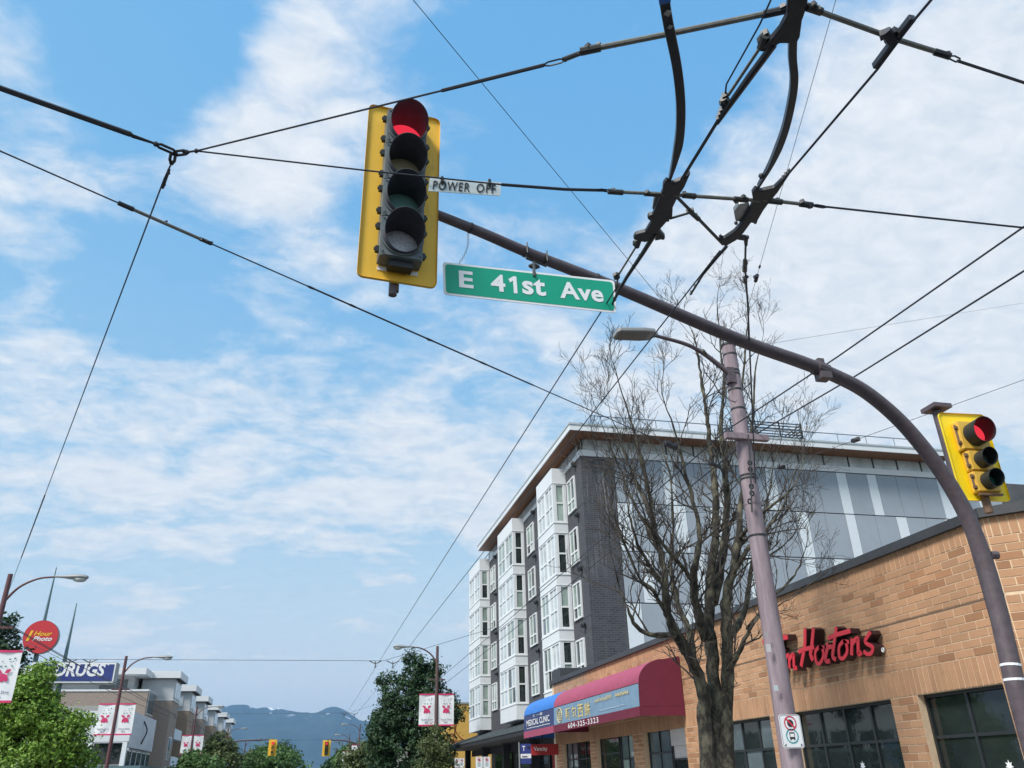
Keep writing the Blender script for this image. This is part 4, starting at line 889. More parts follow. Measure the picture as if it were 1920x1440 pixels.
def loop_end(root, a, b, w, r, m='wire_dark'):
    a, b = np.array(a), np.array(b); t = (b-a)/np.linalg.norm(b-a); s = np.cross(t, (0, 0, 1.0)); s /= np.linalg.norm(s)
    return MB().tube([a, lerp(a, b, .3)+s*w, lerp(a, b, .8)+s*w, b, lerp(a, b, .8)-s*w, lerp(a, b, .3)-s*w, a], r, 5, cap=False).build('thimble_loop', m, root)

# ring fitting where three span wires meet
HUB = at(328, 286, Z=5.3)
hub = thing('span_wire_junction', tuple(HUB), 'black shackle junction joining span wires at upper left', 'wire fitting')
S = MB(); h1 = at(292, 270, Z=5.3); h2 = at(368, 283, Z=5.3); h3 = at(322, 305, Z=5.3); h0 = at(325, 288, Z=5.3)
def chain_link(mb, a, b, w, r):
    a, b = np.array(a), np.array(b); t = (b-a)/np.linalg.norm(b-a); s = np.cross(t, (0, 0, 1.0)); s /= np.linalg.norm(s); mb.tube([a, lerp(a, b, .2)+s*w, lerp(a, b, .8)+s*w, b, lerp(a, b, .8)-s*w, lerp(a, b, .2)-s*w, a], r, 6, cap=False)
chain_link(S, h1, lerp(h0, h2, .15), .018, .009); chain_link(S, h0, lerp(h0, h2, .62), .018, .009); chain_link(S, h0, h3, .014, .010); S.tube([lerp(h0, h2, .5), h2], .007, 6); S.blob(h1, .018, 6, 4); S.blob(h2, .016, 6, 4); S.blob(h3, .018, 6, 4); S.blob(lerp(h0, h2, .55), (.025, .018, .018), 6, 4)
S.build('shackle', 'black_iron', hub)
thick0 = at(0, 165, Z=5.35); tk1 = at(245, 252, Z=5.3)
w = wire('span_wire', 'thick black cable at upper left ending in the junction', [extend(tk1, thick0, 14), thick0, tk1], .0175, 'black_iron'); MB().tube([tk1, h1], .008, 6).build('twisted_end', 'black_iron', w); MB().tube([tk1+np.array((0, .02, 0)), h1], .006, 6).build('twisted_end', 'black_iron', w); fitting(w, 'sleeve', lerp(tk1, h1, -.55), lerp(tk1, h1, .05), .014, 'black_iron')
L1P = np.array((-10.0, 29.6, 6.95))
a, b = at(306, 348, Z=5.3), at(312, 330, Z=5.3)
w = wire('span_wire', 'long thin wire running down left from the junction to the left lamp pole', [h3, at(308, 335, Z=5.3), lerp(at(308, 335, Z=5.3), L1P, .995)], .0055, 'wire_blue'); fitting(w, 'preformed_grip', at(317, 318, Z=5.3), at(305, 352, Z=5.32), .010, 'black_iron', lumps=3)
v0 = at(308, 335, Z=5.3)
for u0, u1 in ((.36, .60),): MB().tube([lerp(v0, L1P, u0), lerp(v0, L1P, u1)], .011, 6).build('insulated_sleeve', 'black_iron', w)
# span 1: junction -> upper crossing
s1 = W_((368, 283), (828, 170), (1020, 122)); s1[0] = h2
w = wire('span_wire', 'thin wire rising right from the junction to the top crossing', s1[:2], .006); MB().tube(s1[1:], .011, 6).build('served_length', 'wire_dark', w); loop_end(w, at(1016, 123, Z=ZW), at(1060, 112, Z=ZW), .014, .005); fitting(w, 'turnbuckle', at(1056, 112, Z=ZW), at(1092, 98, Z=ZW+.07), .014, 'clamp_grey', lumps=2)
rod = thing('insulator_rod', tuple(at(1290, 55, Z=ZW)), 'grey insulator rod leading up to the top crossing', 'insulator', 'overhead insulators')
MB().tube(W_((1090, 96), (1256, 63), (1478, 17), Z=ZW+.07), .016, 8).build('fibre_rod', 'rod_fibre', rod, smooth=True); fitting(rod, 'end_socket', at(1088, 97, Z=ZW+.07), at(1126, 89, Z=ZW+.07), .023, 'clamp_grey', lumps=2); fitting(rod, 'end_socket', at(1432, 27, Z=ZW+.07), at(1478, 17, Z=ZW+.05), .022, 'black_iron', lumps=2)
# span 2: junction -> POWER OFF plate -> lower crossing
s2 = W_((368, 284), (690, 320), (940, 346), (1060, 355), (1138, 357)); s2[0] = h2
w = wire('span_wire', 'thin wire passing in front of the big signal to the lower crossing', s2[:3], .0055); MB().tube(s2[2:], .0105, 6).build('served_length', 'wire_dark', w); loop_end(w, at(1118, 355, Z=ZW), at(1148, 359, Z=ZW), .011, .004)
def power_off():
    Yp = float(at(870, 348, Z=ZW)[1])-.01; A, Bp, Cp, D = at(806, 333, Y=Yp), at(940, 342, Y=Yp), at(938, 367, Y=Yp), at(803, 358, Y=Yp)
    root = thing('power_off_plate', tuple((A+Cp)/2), 'small grey plate lettered POWER OFF on the wire beside the signal', 'sign')
    MB().prism([A, Bp, Cp, D], (0, .004, 0)).build('plate', 'sign_grey', root); wv, uv = Bp-A, A-D; W = np.linalg.norm(wv); Hh = np.linalg.norm(uv)
    for s, u0, u1 in (('POWER', .055, .565), ('OFF', .655, .925)): text_on(s, 'lettering', 'ink_black', root, D+wv*u0+uv*.10+np.array((0, -.002, 0)), wv, uv, W*(u1-u0), Hh*.68, thick=.002, offset=.014, spacing=1.15)
    for px_ in ((829, 338), (918, 343)): c = at(*px_, Y=Yp-.01); f = MB(); f.box(c+np.array((0, 0, -.004)), (.018, .02, .03)); f.blob(c+np.array((0, 0, .022)), .012, 6, 4); f.blob(c+np.array((.002, 0, -.025)), .009, 6, 4); f.build('hanging_clip', 'clamp_grey', root)
power_off()
rod = thing('insulator_rod', tuple(at(1180, 360, Z=ZW)), 'grey insulator rod left of the lower switch', 'insulator', 'overhead insulators'); MB().tube(W_((1140, 359), (1245, 364)), .012, 8).build('fibre_rod', 'rod_fibre', rod, smooth=True); fitting(rod, 'end_socket', at(1140, 359, Z=ZW), at(1168, 361, Z=ZW), .019, 'clamp_grey', lumps=2); fitting(rod, 'end_socket', at(1208, 363, Z=ZW), at(1240, 365, Z=ZW), .017, 'clamp_grey', lumps=2)
rod = thing('insulator_rod', tuple(at(1340, 370, Z=ZW)), 'grey insulator rod between the two lower switches', 'insulator', 'overhead insulators'); MB().tube(W_((1262, 365), (1425, 376)), .013, 8).build('fibre_rod', 'rod_fibre', rod, smooth=True); fitting(rod, 'end_socket', at(1280, 366, Z=ZW), at(1304, 368, Z=ZW), .020, 'clamp_grey', lumps=2); fitting(rod, 'end_socket', at(1376, 373, Z=ZW), at(1402, 375, Z=ZW), .019, 'clamp_grey', lumps=2)
rod = thing('insulator_rod', tuple(at(1480, 380, Z=ZW)), 'grey insulator rod right of the lower switches', 'insulator', 'overhead insulators'); MB().tube(W_((1430, 374), (1515, 384)), .013, 8).build('fibre_rod', 'rod_fibre', rod, smooth=True); fitting(rod, 'end_socket', at(1440, 376, Z=ZW), at(1466, 379, Z=ZW), .021, 'clamp_grey', lumps=2); fitting(rod, 'end_socket', at(1500, 382, Z=ZW), at(1523, 385, Z=ZW), .022, 'black_iron', lumps=2)
w = wire('span_wire', 'thin wire running right from the lower switches to the picture edge', W_((1524, 385), (1700, 404), (1920, 427), (2600, 495)), .0075); loop_end(w, at(1521, 384, Z=ZW), at(1550, 389, Z=ZW), .012, .0045)
# upper right span
rod = thing('insulator_rod', tuple(at(1600, 45, Z=ZW)), 'grey insulator rod leaving the top crossing to the right', 'insulator', 'overhead insulators'); MB().tube(W_((1505, 10), (1675, 72), (1765, 100), Z=ZW+.06), .015, 8).build('fibre_rod', 'rod_fibre', rod, smooth=True); fitting(rod, 'end_socket', at(1513, 13, Z=ZW), at(1540, 22, Z=ZW), .022, 'clamp_grey', lumps=2); fitting(rod, 'end_socket', at(1752, 97, Z=ZW+.06), at(1782, 106, Z=ZW+.03), .02, 'black_iron', lumps=2); fitting(rod, 'clamp', at(1660, 58, Z=ZW+.03), at(1675, 80, Z=ZW), .03, 'black_iron', lumps=3)
w = wire('span_wire', 'wire falling to the upper right picture edge', W_((1795, 114), (1920, 155), (2500, 345)), .0095); loop_end(w, at(1780, 105, Z=ZW), at(1800, 115, Z=ZW), .013, .005)
# running wires
FAR = 210
def far_on(x, y): p = at(x, y, Z=ZW); return np.array((p[0], FAR, ZW))
x1 = float(np.mean([at(x, y, Z=ZW)[0] for x, y in ((1155, 540), (1255, 372))])); x2 = float(np.mean([at(x, y, Z=ZW)[0] for x, y in ((1110, 775), (1345, 480))]))
def lane_wire(x, y0, y1, step=33.0):
    P = []; y = y0
    while y < y1: 
        for k in range(8): P.append(np.array((x, y+step*k/8, ZW-.16*math.sin(math.pi*k/8)*(1 if y > y0 else .3))))
        y += step
    return P
a = at(1160, 533, Z=ZW); w = wire('trolley_wire', 'left trolley wire running up the street from below the street name sign', [a, np.array((2.12, 14, ZW))]+lane_wire(2.12, 22, FAR), .0062)
a2 = at(1350, 470, Z=ZW); w = wire('trolley_wire', 'right trolley wire running up the street from the lower right switch', [a2, np.array((2.73, 14, ZW))]+lane_wire(2.73, 22, FAR), .0062)
w = wire('trolley_wire', 'wire between lower left switch and the top crossing', W_((1270, 350), (1345, 228)), .012, 'rail_black')
w = wire('trolley_wire', 'wire from the lower right switch up through the insulated bar', W_((1462, 345), (1645, 130), (1712, 40), (1750, -5), (2100, -440)), .008)
for k, xx in enumerate((-7.05, -7.65)):
    wire('trolley_wire', ('inner', 'outer')[k]+' trolley wire of the opposite lane low at the left', lane_wire(xx, -12, FAR), .008)
wire('feeder_cable', 'upper cable strung along the left lamp poles', [np.array((-9.7, -15, 6.6)), np.array((-9.75, 29.6, 6.5)), np.array((-9.75, 49.5, 6.5)), np.array((-9.75, 83, 6.5)), np.array((-9.75, 150, 6.5))], .014, sag=.12)

# lower switches (frogs), curved runners, top crossing
def plan(root, name, px_, Z, h, m='black_iron'):
    mb = MB(); mb.prism([at(x, y, Z=Z) for x, y in px_], (0, 0, h)); return mb.build(name, m, root, bevel=.006)
sw1 = thing('trolley_wire_switch', tuple(at(1250, 390, Z=ZW)), 'black iron wire switch with long tail at lower left of pair', 'wire switch', 'wire switches')
plan(sw1, 'frog_plate', [(1243.8, 346.7), (1250.0, 338.3), (1260.4, 345.0), (1281.2, 336.7), (1295.0, 325.8), (1283.3, 352.1), (1271.7, 368.8), (1261.7, 389.6), (1260.8, 407.5), (1250.0, 416.7), (1236.7, 431.7), (1247.5, 445.0), (1245.0, 450.0), (1227.1, 445.8), (1210.4, 455.0), (1193.8, 451.7), (1187.5, 448.3), (1191.7, 440.8), (1210.4, 435.8), (1221.7, 416.7), (1214.2, 410.8), (1215.8, 405.8), (1224.2, 403.3), (1234.2, 377.1), (1242.5, 359.2)], ZW-.01, .035)
sx = sw1
for c, r in (((1256, 352), .012), ((1219, 408), .014), ((1252, 412), .014), ((1200, 447), .016), ((1243, 446), .014), ((1250, 342), .016), ((1262, 368), .013)):
    mb = MB(); mb.blob(at(*c, Z=ZW+.01), (r, r, r*1.2), 7, 4); mb.build('bolt_lug', 'black_iron', sx)
plan(sw1, 'ear', [(1226, 372), (1234, 366), (1238, 388), (1230, 402), (1223, 392)], ZW+.02, .02, 'galv')
plan(sw1, 'ear', [(1232, 440), (1246, 444), (1247, 449), (1238, 450), (1228, 452)], ZW, .02)
mb = MB(); mb.tube(W_((1228, 438), (1205, 475), (1175, 520), (1157, 552), (1143, 580)), [.02, .017, .014, .014, .006], 8); mb.build('tail_runner', 'rail_black', sw1, smooth=True)
mb = MB(); mb.tube(W_((1193, 462), (1160, 515), (1156, 535), Z=ZW+.05), .008, 7); mb.build('tie_rod', 'rod_fibre', sw1); fitting(sw1, 'clamp', at(1200, 445, Z=ZW+.04), at(1194, 462, Z=ZW+.04), .022, 'clamp_grey', lumps=3); fitting(sw1, 'clamp', at(1152, 514, Z=ZW+.04), at(1158, 522, Z=ZW+.03), .018, 'clamp_grey', lumps=3)
mb = MB()
for x, y in ((1158, 549), (1161, 543), (1147, 572), (1152, 561), (1201, 480), (1188, 500)): mb.box(at(x, y, Z=ZW+.015), (.02, .02, .03), .4)
mb.build('clip', 'black_iron', sw1)
sw2 = thing('trolley_wire_switch', tuple(at(1400, 400, Z=ZW)), 'black iron wire switch at lower right of pair with feeder drop', 'wire switch', 'wire switches')
plan(sw2, 'frog_plate', [(1410.0, 363.3), (1416.7, 354.2), (1427.1, 359.2), (1452.1, 353.3), (1472.9, 332.5), (1482.5, 320.8), (1481.2, 327.1), (1458.3, 361.7), (1445.0, 377.1), (1431.2, 395.8), (1421.7, 412.5), (1419.2, 419.2), (1408.3, 418.3), (1395.0, 436.7), (1381.2, 450.8), (1359.2, 463.3), (1356.7, 458.3), (1347.9, 446.7), (1358.3, 448.3), (1376.7, 435.8), (1391.7, 418.8), (1405.0, 395.8), (1412.5, 377.1)], ZW-.01, .035)
plan(sw2, 'counterweight', [(1376, 398), (1386, 384), (1404, 380), (1408, 398), (1398, 420), (1379, 414)], ZW+.02, .045, 'galv')
for c, r in (((1380, 418), .014), ((1416, 416), .015), ((1427, 330), .018), ((1398, 374), .018), ((1442, 376), .017), ((1356, 452), .018), ((1401, 445), .016)):
    mb = MB(); mb.blob(at(*c, Z=ZW+.01), (r, r, r*1.2), 7, 4); mb.build('bolt_lug', 'black_iron', sw2)
plan(sw2, 'ear', [(1350, 440), (1356, 446), (1372, 448), (1370, 456), (1356, 458)], ZW+.002, .02)
plan(sw2, 'feeder_arm', [(1384, 442), (1400, 444), (1403, 450), (1402, 462), (1396, 462), (1395, 452), (1382, 450)], ZW+.004, .022)
mb = MB(); mb.tube(W_((1362, 462), (1345, 482), (1318, 515), (1295, 552)), [.014, .011, .009, .009], 7); mb.build('tail_runner', 'rail_black', sw2, smooth=True)
mb = MB()
for x, y in ((1346, 478), (1340, 484), (1336, 490), (1310, 526), (1303, 536), (1296, 548), (1468, 333), (1473, 327), (1478, 322), (1460, 346)): mb.box(at(x, y, Z=ZW+.016), (.02, .014, .026), .8)
mb.build('clip', 'black_iron', sw2)
mb = MB(); mb.tube(W_((1262, 362), (1300, 400), (1356, 458)), .012, 7); mb.tube(W_((1256, 410), (1300, 397)), .009, 7); fr_ = thing('switch_brace', tuple(at(1310, 412, Z=ZW)), 'thin Y shaped brace bolted between the two lower switches', 'brace'); mb.build('brace_rod', 'clamp_grey', fr_, smooth=True); fitting(fr_, 'clamp', at(1290, 393, Z=ZW), at(1310, 411, Z=ZW), .018, 'clamp_grey', lumps=2)
def runner(label, px_, wd, tape=False):
    P = smooth_path(W_(*px_), 6); n = len(P); up = np.array((0, 0, 1.0)); root = thing('curved_wire_runner', tuple(P[n//2]), label, 'wire runner', 'curved wire runners')
    ws = [wd*min(1, .25+3.2*(1-k/(n-1))) for k in range(n)]
    mb = MB(); stroke(mb, P, ws, up, .045); mb.build('runner_bar', 'rail_black', root, bevel=.006); return root, P
r1, P1 = runner('long curved black wire runner hanging from the top edge into the left switch', [(1235, -90), (1246, 0), (1254, 50), (1270, 130), (1277, 200), (1275, 260), (1266, 305), (1256, 342)], .027)
mb = MB(); stroke(mb, [p+np.array((0, 0, -.004)) for p in smooth_path(W_((1235, -90), (1241, -40), (1247, 6)), 4)], .029, np.array((0, 0, 1.0)), .055); mb.build('tape_wrap', 'blue_tape', r1)
mb = MB(); mb.box(at(1252, 24, Z=ZW-.004), (.03, .03, .012), .2); mb.box(at(1256, 50, Z=ZW-.004), (.02, .02, .01), .2); mb.build('bright_bolt', 'galv', r1)
r2, P2 = runner('short curved black wire runner between the top crossing and right switch', [(1488, 62), (1487, 110), (1490, 150), (1486, 190), (1472, 250), (1450, 305), (1422, 355)], .022)
cr = thing('wire_crossing', tuple(at(1485, 30, Z=ZW)), 'black iron wire crossing at the top edge with three rods', 'wire crossing')
plan(cr, 'crossing_plate', [(1478, -40), (1518, -40), (1514, 12), (1504, 40), (1500, 70), (1494, 82), (1462, 82), (1440, 96), (1432, 92), (1462, 56), (1476, 30)], ZW-.012, .04)
mb = MB(); mb.tube(W_((1450, 84), (1405, 145), (1362, 205), (1345, 232)), [.022, .022, .018, .010], 8); mb.build('tail_runner', 'rail_black', cr, smooth=True)
mb = MB(); mb.tube(W_((1428, 85), (1366, 178), Z=ZW+.04), .0095, 7); mb.build('tie_rod', 'rod_fibre', cr); mb = MB(); mb.tube(W_((1452, -15), (1425, 45), (1362, 158), (1360, 176), (1364, 184), Z=ZW+.05), .0055, 6); mb.build('bent_rod', 'wire_blue', cr, smooth=True)
fitting(cr, 'clamp', at(1436, 66, Z=ZW+.03), at(1428, 90, Z=ZW+.03), .028, 'clamp_grey', lumps=4); fitting(cr, 'clamp', at(1356, 184, Z=ZW+.03), at(1364, 198, Z=ZW+.02), .024, 'clamp_grey', lumps=4)
mb = MB()
for x, y in ((1352, 206), (1349, 214), (1346, 222), (1356, 198)): mb.box(at(x, y, Z=ZW+.018), (.024, .016, .03), .7)
mb.build('clip', 'black_iron', cr)
ib = thing('section_insulator', tuple(at(1678, 84, Z=ZW)), 'short black insulated bar clamped on the upper right wire', 'insulator', 'overhead insulators'); mb = MB(); stroke(mb, W_((1642, 130), (1678, 82), (1713, 37)), .018, np.array((0, 0, 1.0)), .04); mb.build('insulated_bar', 'rail_black', ib, bevel=.004)

# ---------------------------------------------------------------- span wires tied to the concrete pole
CP = np.array((6.0, 10.1, 0.0))
pA = np.array((5.85, 10.05, float(at(1393, 893, Y=10.1)[2])))
qA = at(0, 283, Z=5.75); 
w = wire('span_wire', 'long diagonal wire from the left edge to the concrete pole behind the bare tree', [extend(pA, qA, 14), qA, pA], .006)
tA = lambda x: min(np.linspace(0, 1, 2000), key=lambda t: abs(proj(lerp(qA, pA, t))[0]-x))
MB().tube([lerp(qA, pA, tA(236)), lerp(qA, pA, tA(385))], .014, 8).build('insulator_sleeve', 'rod_fibre', w); fitting(w, 'end_grip', lerp(qA, pA, tA(222)), lerp(qA, pA, tA(250)), .019, 'black_iron', lumps=3); fitting(w, 'end_grip', lerp(qA, pA, tA(375)), lerp(qA, pA, tA(397)), .017, 'black_iron', lumps=4); fitting(w, 'bolt', lerp(qA, pA, tA(305))+np.array((0, 0, .0)), lerp(qA, pA, tA(312))+np.array((0, 0, .03)), .008, 'black_iron')
MB().tube([lerp(qA, pA, tA(580)), lerp(qA, pA, tA(1000))], .0085, 6).build('served_length', 'wire_dark', w)
for x in (582, 660, 804, 905): fitting(w, 'tie', lerp(qA, pA, tA(x-4)), lerp(qA, pA, tA(x+6)), .011, 'wire_dark', lumps=1)
fitting(w, 'strain_insulator', lerp(qA, pA, tA(1246)), lerp(qA, pA, tA(1268)), .035, 'black_iron', lumps=3); fitting(w, 'strain_insulator', lerp(qA, pA, tA(1330)), lerp(qA, pA, tA(1350)), .028, 'black_iron', lumps=2)
pB = np.array((5.95, 10.05, 7.15)); qB = at(775, 0, Z=7.3)
w = wire('guy_wire', 'thin wire from the top edge crossing down to the lamp pole top', [extend(pB, qB, 6), qB, pB], .0035); tB = lambda x: min(np.linspace(0, 1, 2000), key=lambda t: abs(proj(lerp(qB, pB, t))[0]-x))
fitting(w, 'strain_insulator', lerp(qB, pB, tB(1255)), lerp(qB, pB, tB(1264)), .022, 'clamp_grey', lumps=1); fitting(w, 'strain_insulator', lerp(qB, pB, tB(1318)), lerp(qB, pB, tB(1324)), .022, 'clamp_grey', lumps=1)
pC = np.array((6.1, 10.0, float(at(1408, 905, Y=10.0)[2]))); qC = at(1398, 462, Z=ZW)
w = wire('feeder_drop', 'dark feeder cable dropping from the right switch to the concrete pole', [qC, at(1397, 500, Y=4.75), at(1402, 570, Y=5.4), pC], .0085, group='overhead wires'); fitting(w, 'insulator_cone', at(1397, 488, Y=4.62), at(1397, 508, Y=4.82), .018, 'clamp_grey', lumps=3); fitting(w, 'insulator_cone', at(1397, 520, Y=4.9), at(1398, 530, Y=5.0), .016, 'black_iron', lumps=3)
qD = at(1570, -10, Z=6.9); mD = at(1403, 575, Y=7.0); w = wire('guy_wire', 'very thin wire from the top edge down to the feeder drop', [qD, mD], .0025, 'wire_blue'); tD = lambda y: min(np.linspace(0, 1, 2000), key=lambda t: abs(proj(lerp(qD, mD, t))[1]-y)); fitting(w, 'strain_insulator', lerp(qD, mD, tD(516)), lerp(qD, mD, tD(527)), .022, 'black_iron', lumps=1); fitting(w, 'bead', lerp(qD, mD, tD(498)), lerp(qD, mD, tD(502)), .012, 'black_iron')
for k, (p1, px0, far_) in enumerate((((5.79, 10.1, 6.30), (1920, 425), (6.35, 44.8, 6.2)), ((6.27, 10.1, 6.27), (1920, 508), (6.55, 44.8, 5.9)))):
    q = at(*px0, Y=4.6+.2*k); wire('feeder_cable', ('upper', 'lower')[k]+' cable sloping from the right edge over the concrete pole crossarm', [extend(p1, q, 12), q, np.array(p1), np.array(far_)], .0095, sag=.03)
wire('guy_wire', 'faint thin wire from the concrete pole top to the right edge', [np.array((6.05, 10.1, 7.72)), at(1920, 568, Y=16.0), extend(at(1400, 646, Y=10.2), at(1920, 568, Y=16.0), 14)], .003, 'wire_blue')
pE = np.array((6.15, 10.0, float(at(1405, 890, Y=10.0)[2]))); qE = at(1920, 712, Y=8.2); w = wire('span_wire', 'thin wire with round insulators from the concrete pole to the right edge', [pE, qE, extend(pE, qE, 5)], .004); tE = lambda x: min(np.linspace(0, 1, 2000), key=lambda t: abs(proj(lerp(pE, qE, t))[0]-x))
for x in (1465, 1605): fitting(w, 'strain_insulator', lerp(pE, qE, tE(x-6)), lerp(pE, qE, tE(x+6)), .036, 'black_iron', lumps=2)
# cross-street span wires farther up the road
def cross_span(Yv, zl, zm, label):
    P = [np.array((-10, Yv, zl)), np.array((-7.9, Yv, ZW+.22)), np.array((2.4, Yv, ZW+.22)), np.array((6.4, Yv, zm))]
    w = wire('cross_span_wire', label, P, .008, 'wire_blue', group='cross-street span wires')
    for xx in (-7.65, -7.05, 2.12, 2.73):
        mb = MB(); mb.tube([(xx-.22, Yv, ZW+.22), (xx, Yv, ZW+.12), (xx+.22, Yv, ZW+.22)], .016, 5); mb.tube([(xx, Yv-.25, ZW+.02), (xx, Yv+.25, ZW+.02)], .014, 5); mb.tube([(xx, Yv, ZW+.2), (xx, Yv, ZW)], .016, 5); mb.build('wire_hanger', 'clamp_grey', w)
cross_span(29.6, 6.4, 6.6, 'nearest of the span wires crossing the street above the far lamps'); cross_span(54, 6.4, 6.6, 'second span wire crossing the street before the mountain'); cross_span(90, 6.4, 6.5, 'third span wire crossing low before the mountain')

# ================================================================== CONCRETE POLE WITH LED LAMP
def concrete_pole():
    x, y = CP[0], CP[1]; top = float(at(1366, 650, Y=y)[2]); root = thing('concrete_street_lamp', (x, y, .13), 'mauve concrete pole with flat lamp arm and steel bands before the bare tree', 'street lamp')
    xt = float(at(1366, 650, Y=y)[0]); n = 18
    ax = lambda z: np.array((x+(xt-x)*(z/top), y, z))
    MB().tube([ax(z) for z in np.linspace(.13, top, n)], np.linspace(.148, .106, n), 20).build('shaft', 'conc_pole', root, smooth=True)
    rad = lambda z: .148+(.106-.148)*(z-.13)/(top-.13)
    MB().tube([ax(top), ax(top)+np.array((0, 0, .035))], .118, 18).build('cap_ring', 'frame_black', root)
    for py in (670, 700, 706, 735, 770, 822, 828, 893, 899, 945, 1005):
        z = float(at(1400, py, Y=y)[2]); MB().tube([ax(z-.014), ax(z+.014)], rad(z)+.006, 18).build('steel_band', 'frame_black' if py not in (945,) else 'conc_pole', root)
    # lamp arm reaching over the road
    pts = smooth_path([at(1370, 704, Y=y-.08), at(1352, 688, Y=y-.08), at(1318, 662, Y=y-.08), at(1285, 645, Y=y-.08), at(1228, 629, Y=y-.08)], 6)
    MB().tube(pts, np.linspace(.045, .028, len(pts)), 10).build('lamp_arm', 'davit_metal', root, smooth=True)
    MB().box(pts[0]+np.array((0, .02, 0)), (.12, .12, .26)).build('arm_bracket', 'davit_metal', root)
    a, b = at(1153, 627, Y=y-.08), at(1233, 629, Y=y-.08); hd = MB(); L_ = np.linalg.norm(b-a)
    out = [(0, -.10), (.04, -.15), (.45, -.165), (.62, -.14), (L_*.93, -.05), (L_, -.035), (L_, .035), (L_*.93, .05), (.62, .14), (.45, .165), (.04, .15), (0, .10)]
    ex = (b-a)/L_; hd.prism([a+ex*u+np.array((0, v, -.02)) for u, v in out], (0, 0, .07)); head = hd.build('lamp_head', 'lamp_grey', root, bevel=.015)
    for k in range(4):
        MB().prism([a+ex*(.05+.125*k+du)+np.array((0, dv, -.026)) for du, dv in ((0, -.13), (.11, -.13), (.11, .13), (0, .13))], (0, 0, .004)).build('led_module', 'led_face', head)
    # crossarm with insulators
    z = float(at(1390, 824, Y=y)[2]); MB().span((5.72, y-.16, z-.05), (6.42, y-.07, z+.04)).build('crossarm', 'conc_pole', root)
    for xx in (5.79, 6.27): MB().tube([(xx, y-.1, z+.04), (xx, y-.08, z+.12), (xx, y, z+.16)], [.03, .035, .02], 8).build('pin_insulator', 'black_iron', root)
    for k, (px_, py) in enumerate(((1406, 868), (1407, 880), (1409, 912), (1410, 925), (1406, 940))):
        c = at(px_, py, Y=y-.18); m = MB(); m.tube([c+np.array((.03*math.cos(t), 0, .035*math.sin(t))) for t in np.linspace(0, 2*math.pi, 9)], .012, 5, cap=False); m.build('eye_link', 'frame_black', root)
    MB().tube([at(1403, 815, Y=y-.2), at(1406, 850, Y=y-.2), at(1410, 960, Y=y-.2)], .012, 6).build('riser_cable', 'frame_black', root)
    for px_, py, w, h, m in ((1441, 1215, .07, .10, 'white_blind'), (1437, 1190, .05, .04, 'concrete'), (1455, 1290, .06, .07, 'sign_grey')):
        c = at(px_, py, Y=y-.155); MB().box(c, (w, .004, h)).build('sticker_remnant', m, root)
    hk = at(1366, 745, Y=y-.2); MB().tube([hk, hk+np.array((.03, 0, -.05)), hk+np.array((.10, 0, -.07)), hk+np.array((.14, .02, -.02))], .012, 6).build('hook', 'conc_pole', root)
    return root
concrete_pole()
c0 = at(1484, 1371, Y=9.92); parking_plate('no_stopping_sign', 'white no stopping and bus zone sign fixed on the concrete pole', float(c0[0]), 9.92, float(at(1484, 1403, Y=9.92)[2]), .30, float(at(1480, 1339, Y=9.92)[2]-at(1487, 1402, Y=9.92)[2]))

# ================================================================== STREET LAMPS WITH BANNERS
ZL = 8.1
def make_lamp(m, metal='lamp_grey', s=1):
    """lamp at the origin, arm reaching towards +X * s"""
    root = thing('street_lamp', (0, 0, 0), 'x', 'street lamp', 'cobra head street lamps')
    MB().tube([(0, 0, .13), (0, 0, ZL)], [.11, .075], 10).build('post', m, root, smooth=True)
    MB().tube([(0, 0, .13), (0, 0, .5)], .16, 10).build('base', m, root)
    P = smooth_path([(0, 0, ZL-.9), (s*.35, 0, ZL-.42), (s*.85, 0, ZL-.13), (s*1.36, 0, ZL-.05)], 5); MB().tube(P, np.linspace(.045, .03, len(P)), 8).build('arm', m, root, smooth=True)
    h = MB(); vs = []; prof = [(0, .03, .03), (.3, .06, .05), (.6, .13, .09), (.85, .15, .10), (1.02, .10, .06), (1.06, .02, .02)]
    h.add([(s*(1.33+u), w*math.cos(a), ZL-.04+hh*math.sin(a)) for u, w, hh in prof for a in np.linspace(0, 2*math.pi, 11)[:-1]], [(i*10+k, i*10+(k+1) % 10, (i+1)*10+(k+1) % 10, (i+1)*10+k) for i in range(5) for k in range(10)]+[tuple(range(9, -1, -1)), tuple(range(50, 60))])
    hd = h.build('lamp_head', metal, root, smooth=True); MB().blob((s*2.13, 0, ZL-.12), (.22, .13, .09), 10, 6).build('glass_bowl', 'lamp_glass', hd, smooth=True)
    br = MB(); br.span((-.45, -.04, 6.35), (.45, .04, 6.42)); br.build('wire_bracket', m, root)
    return root
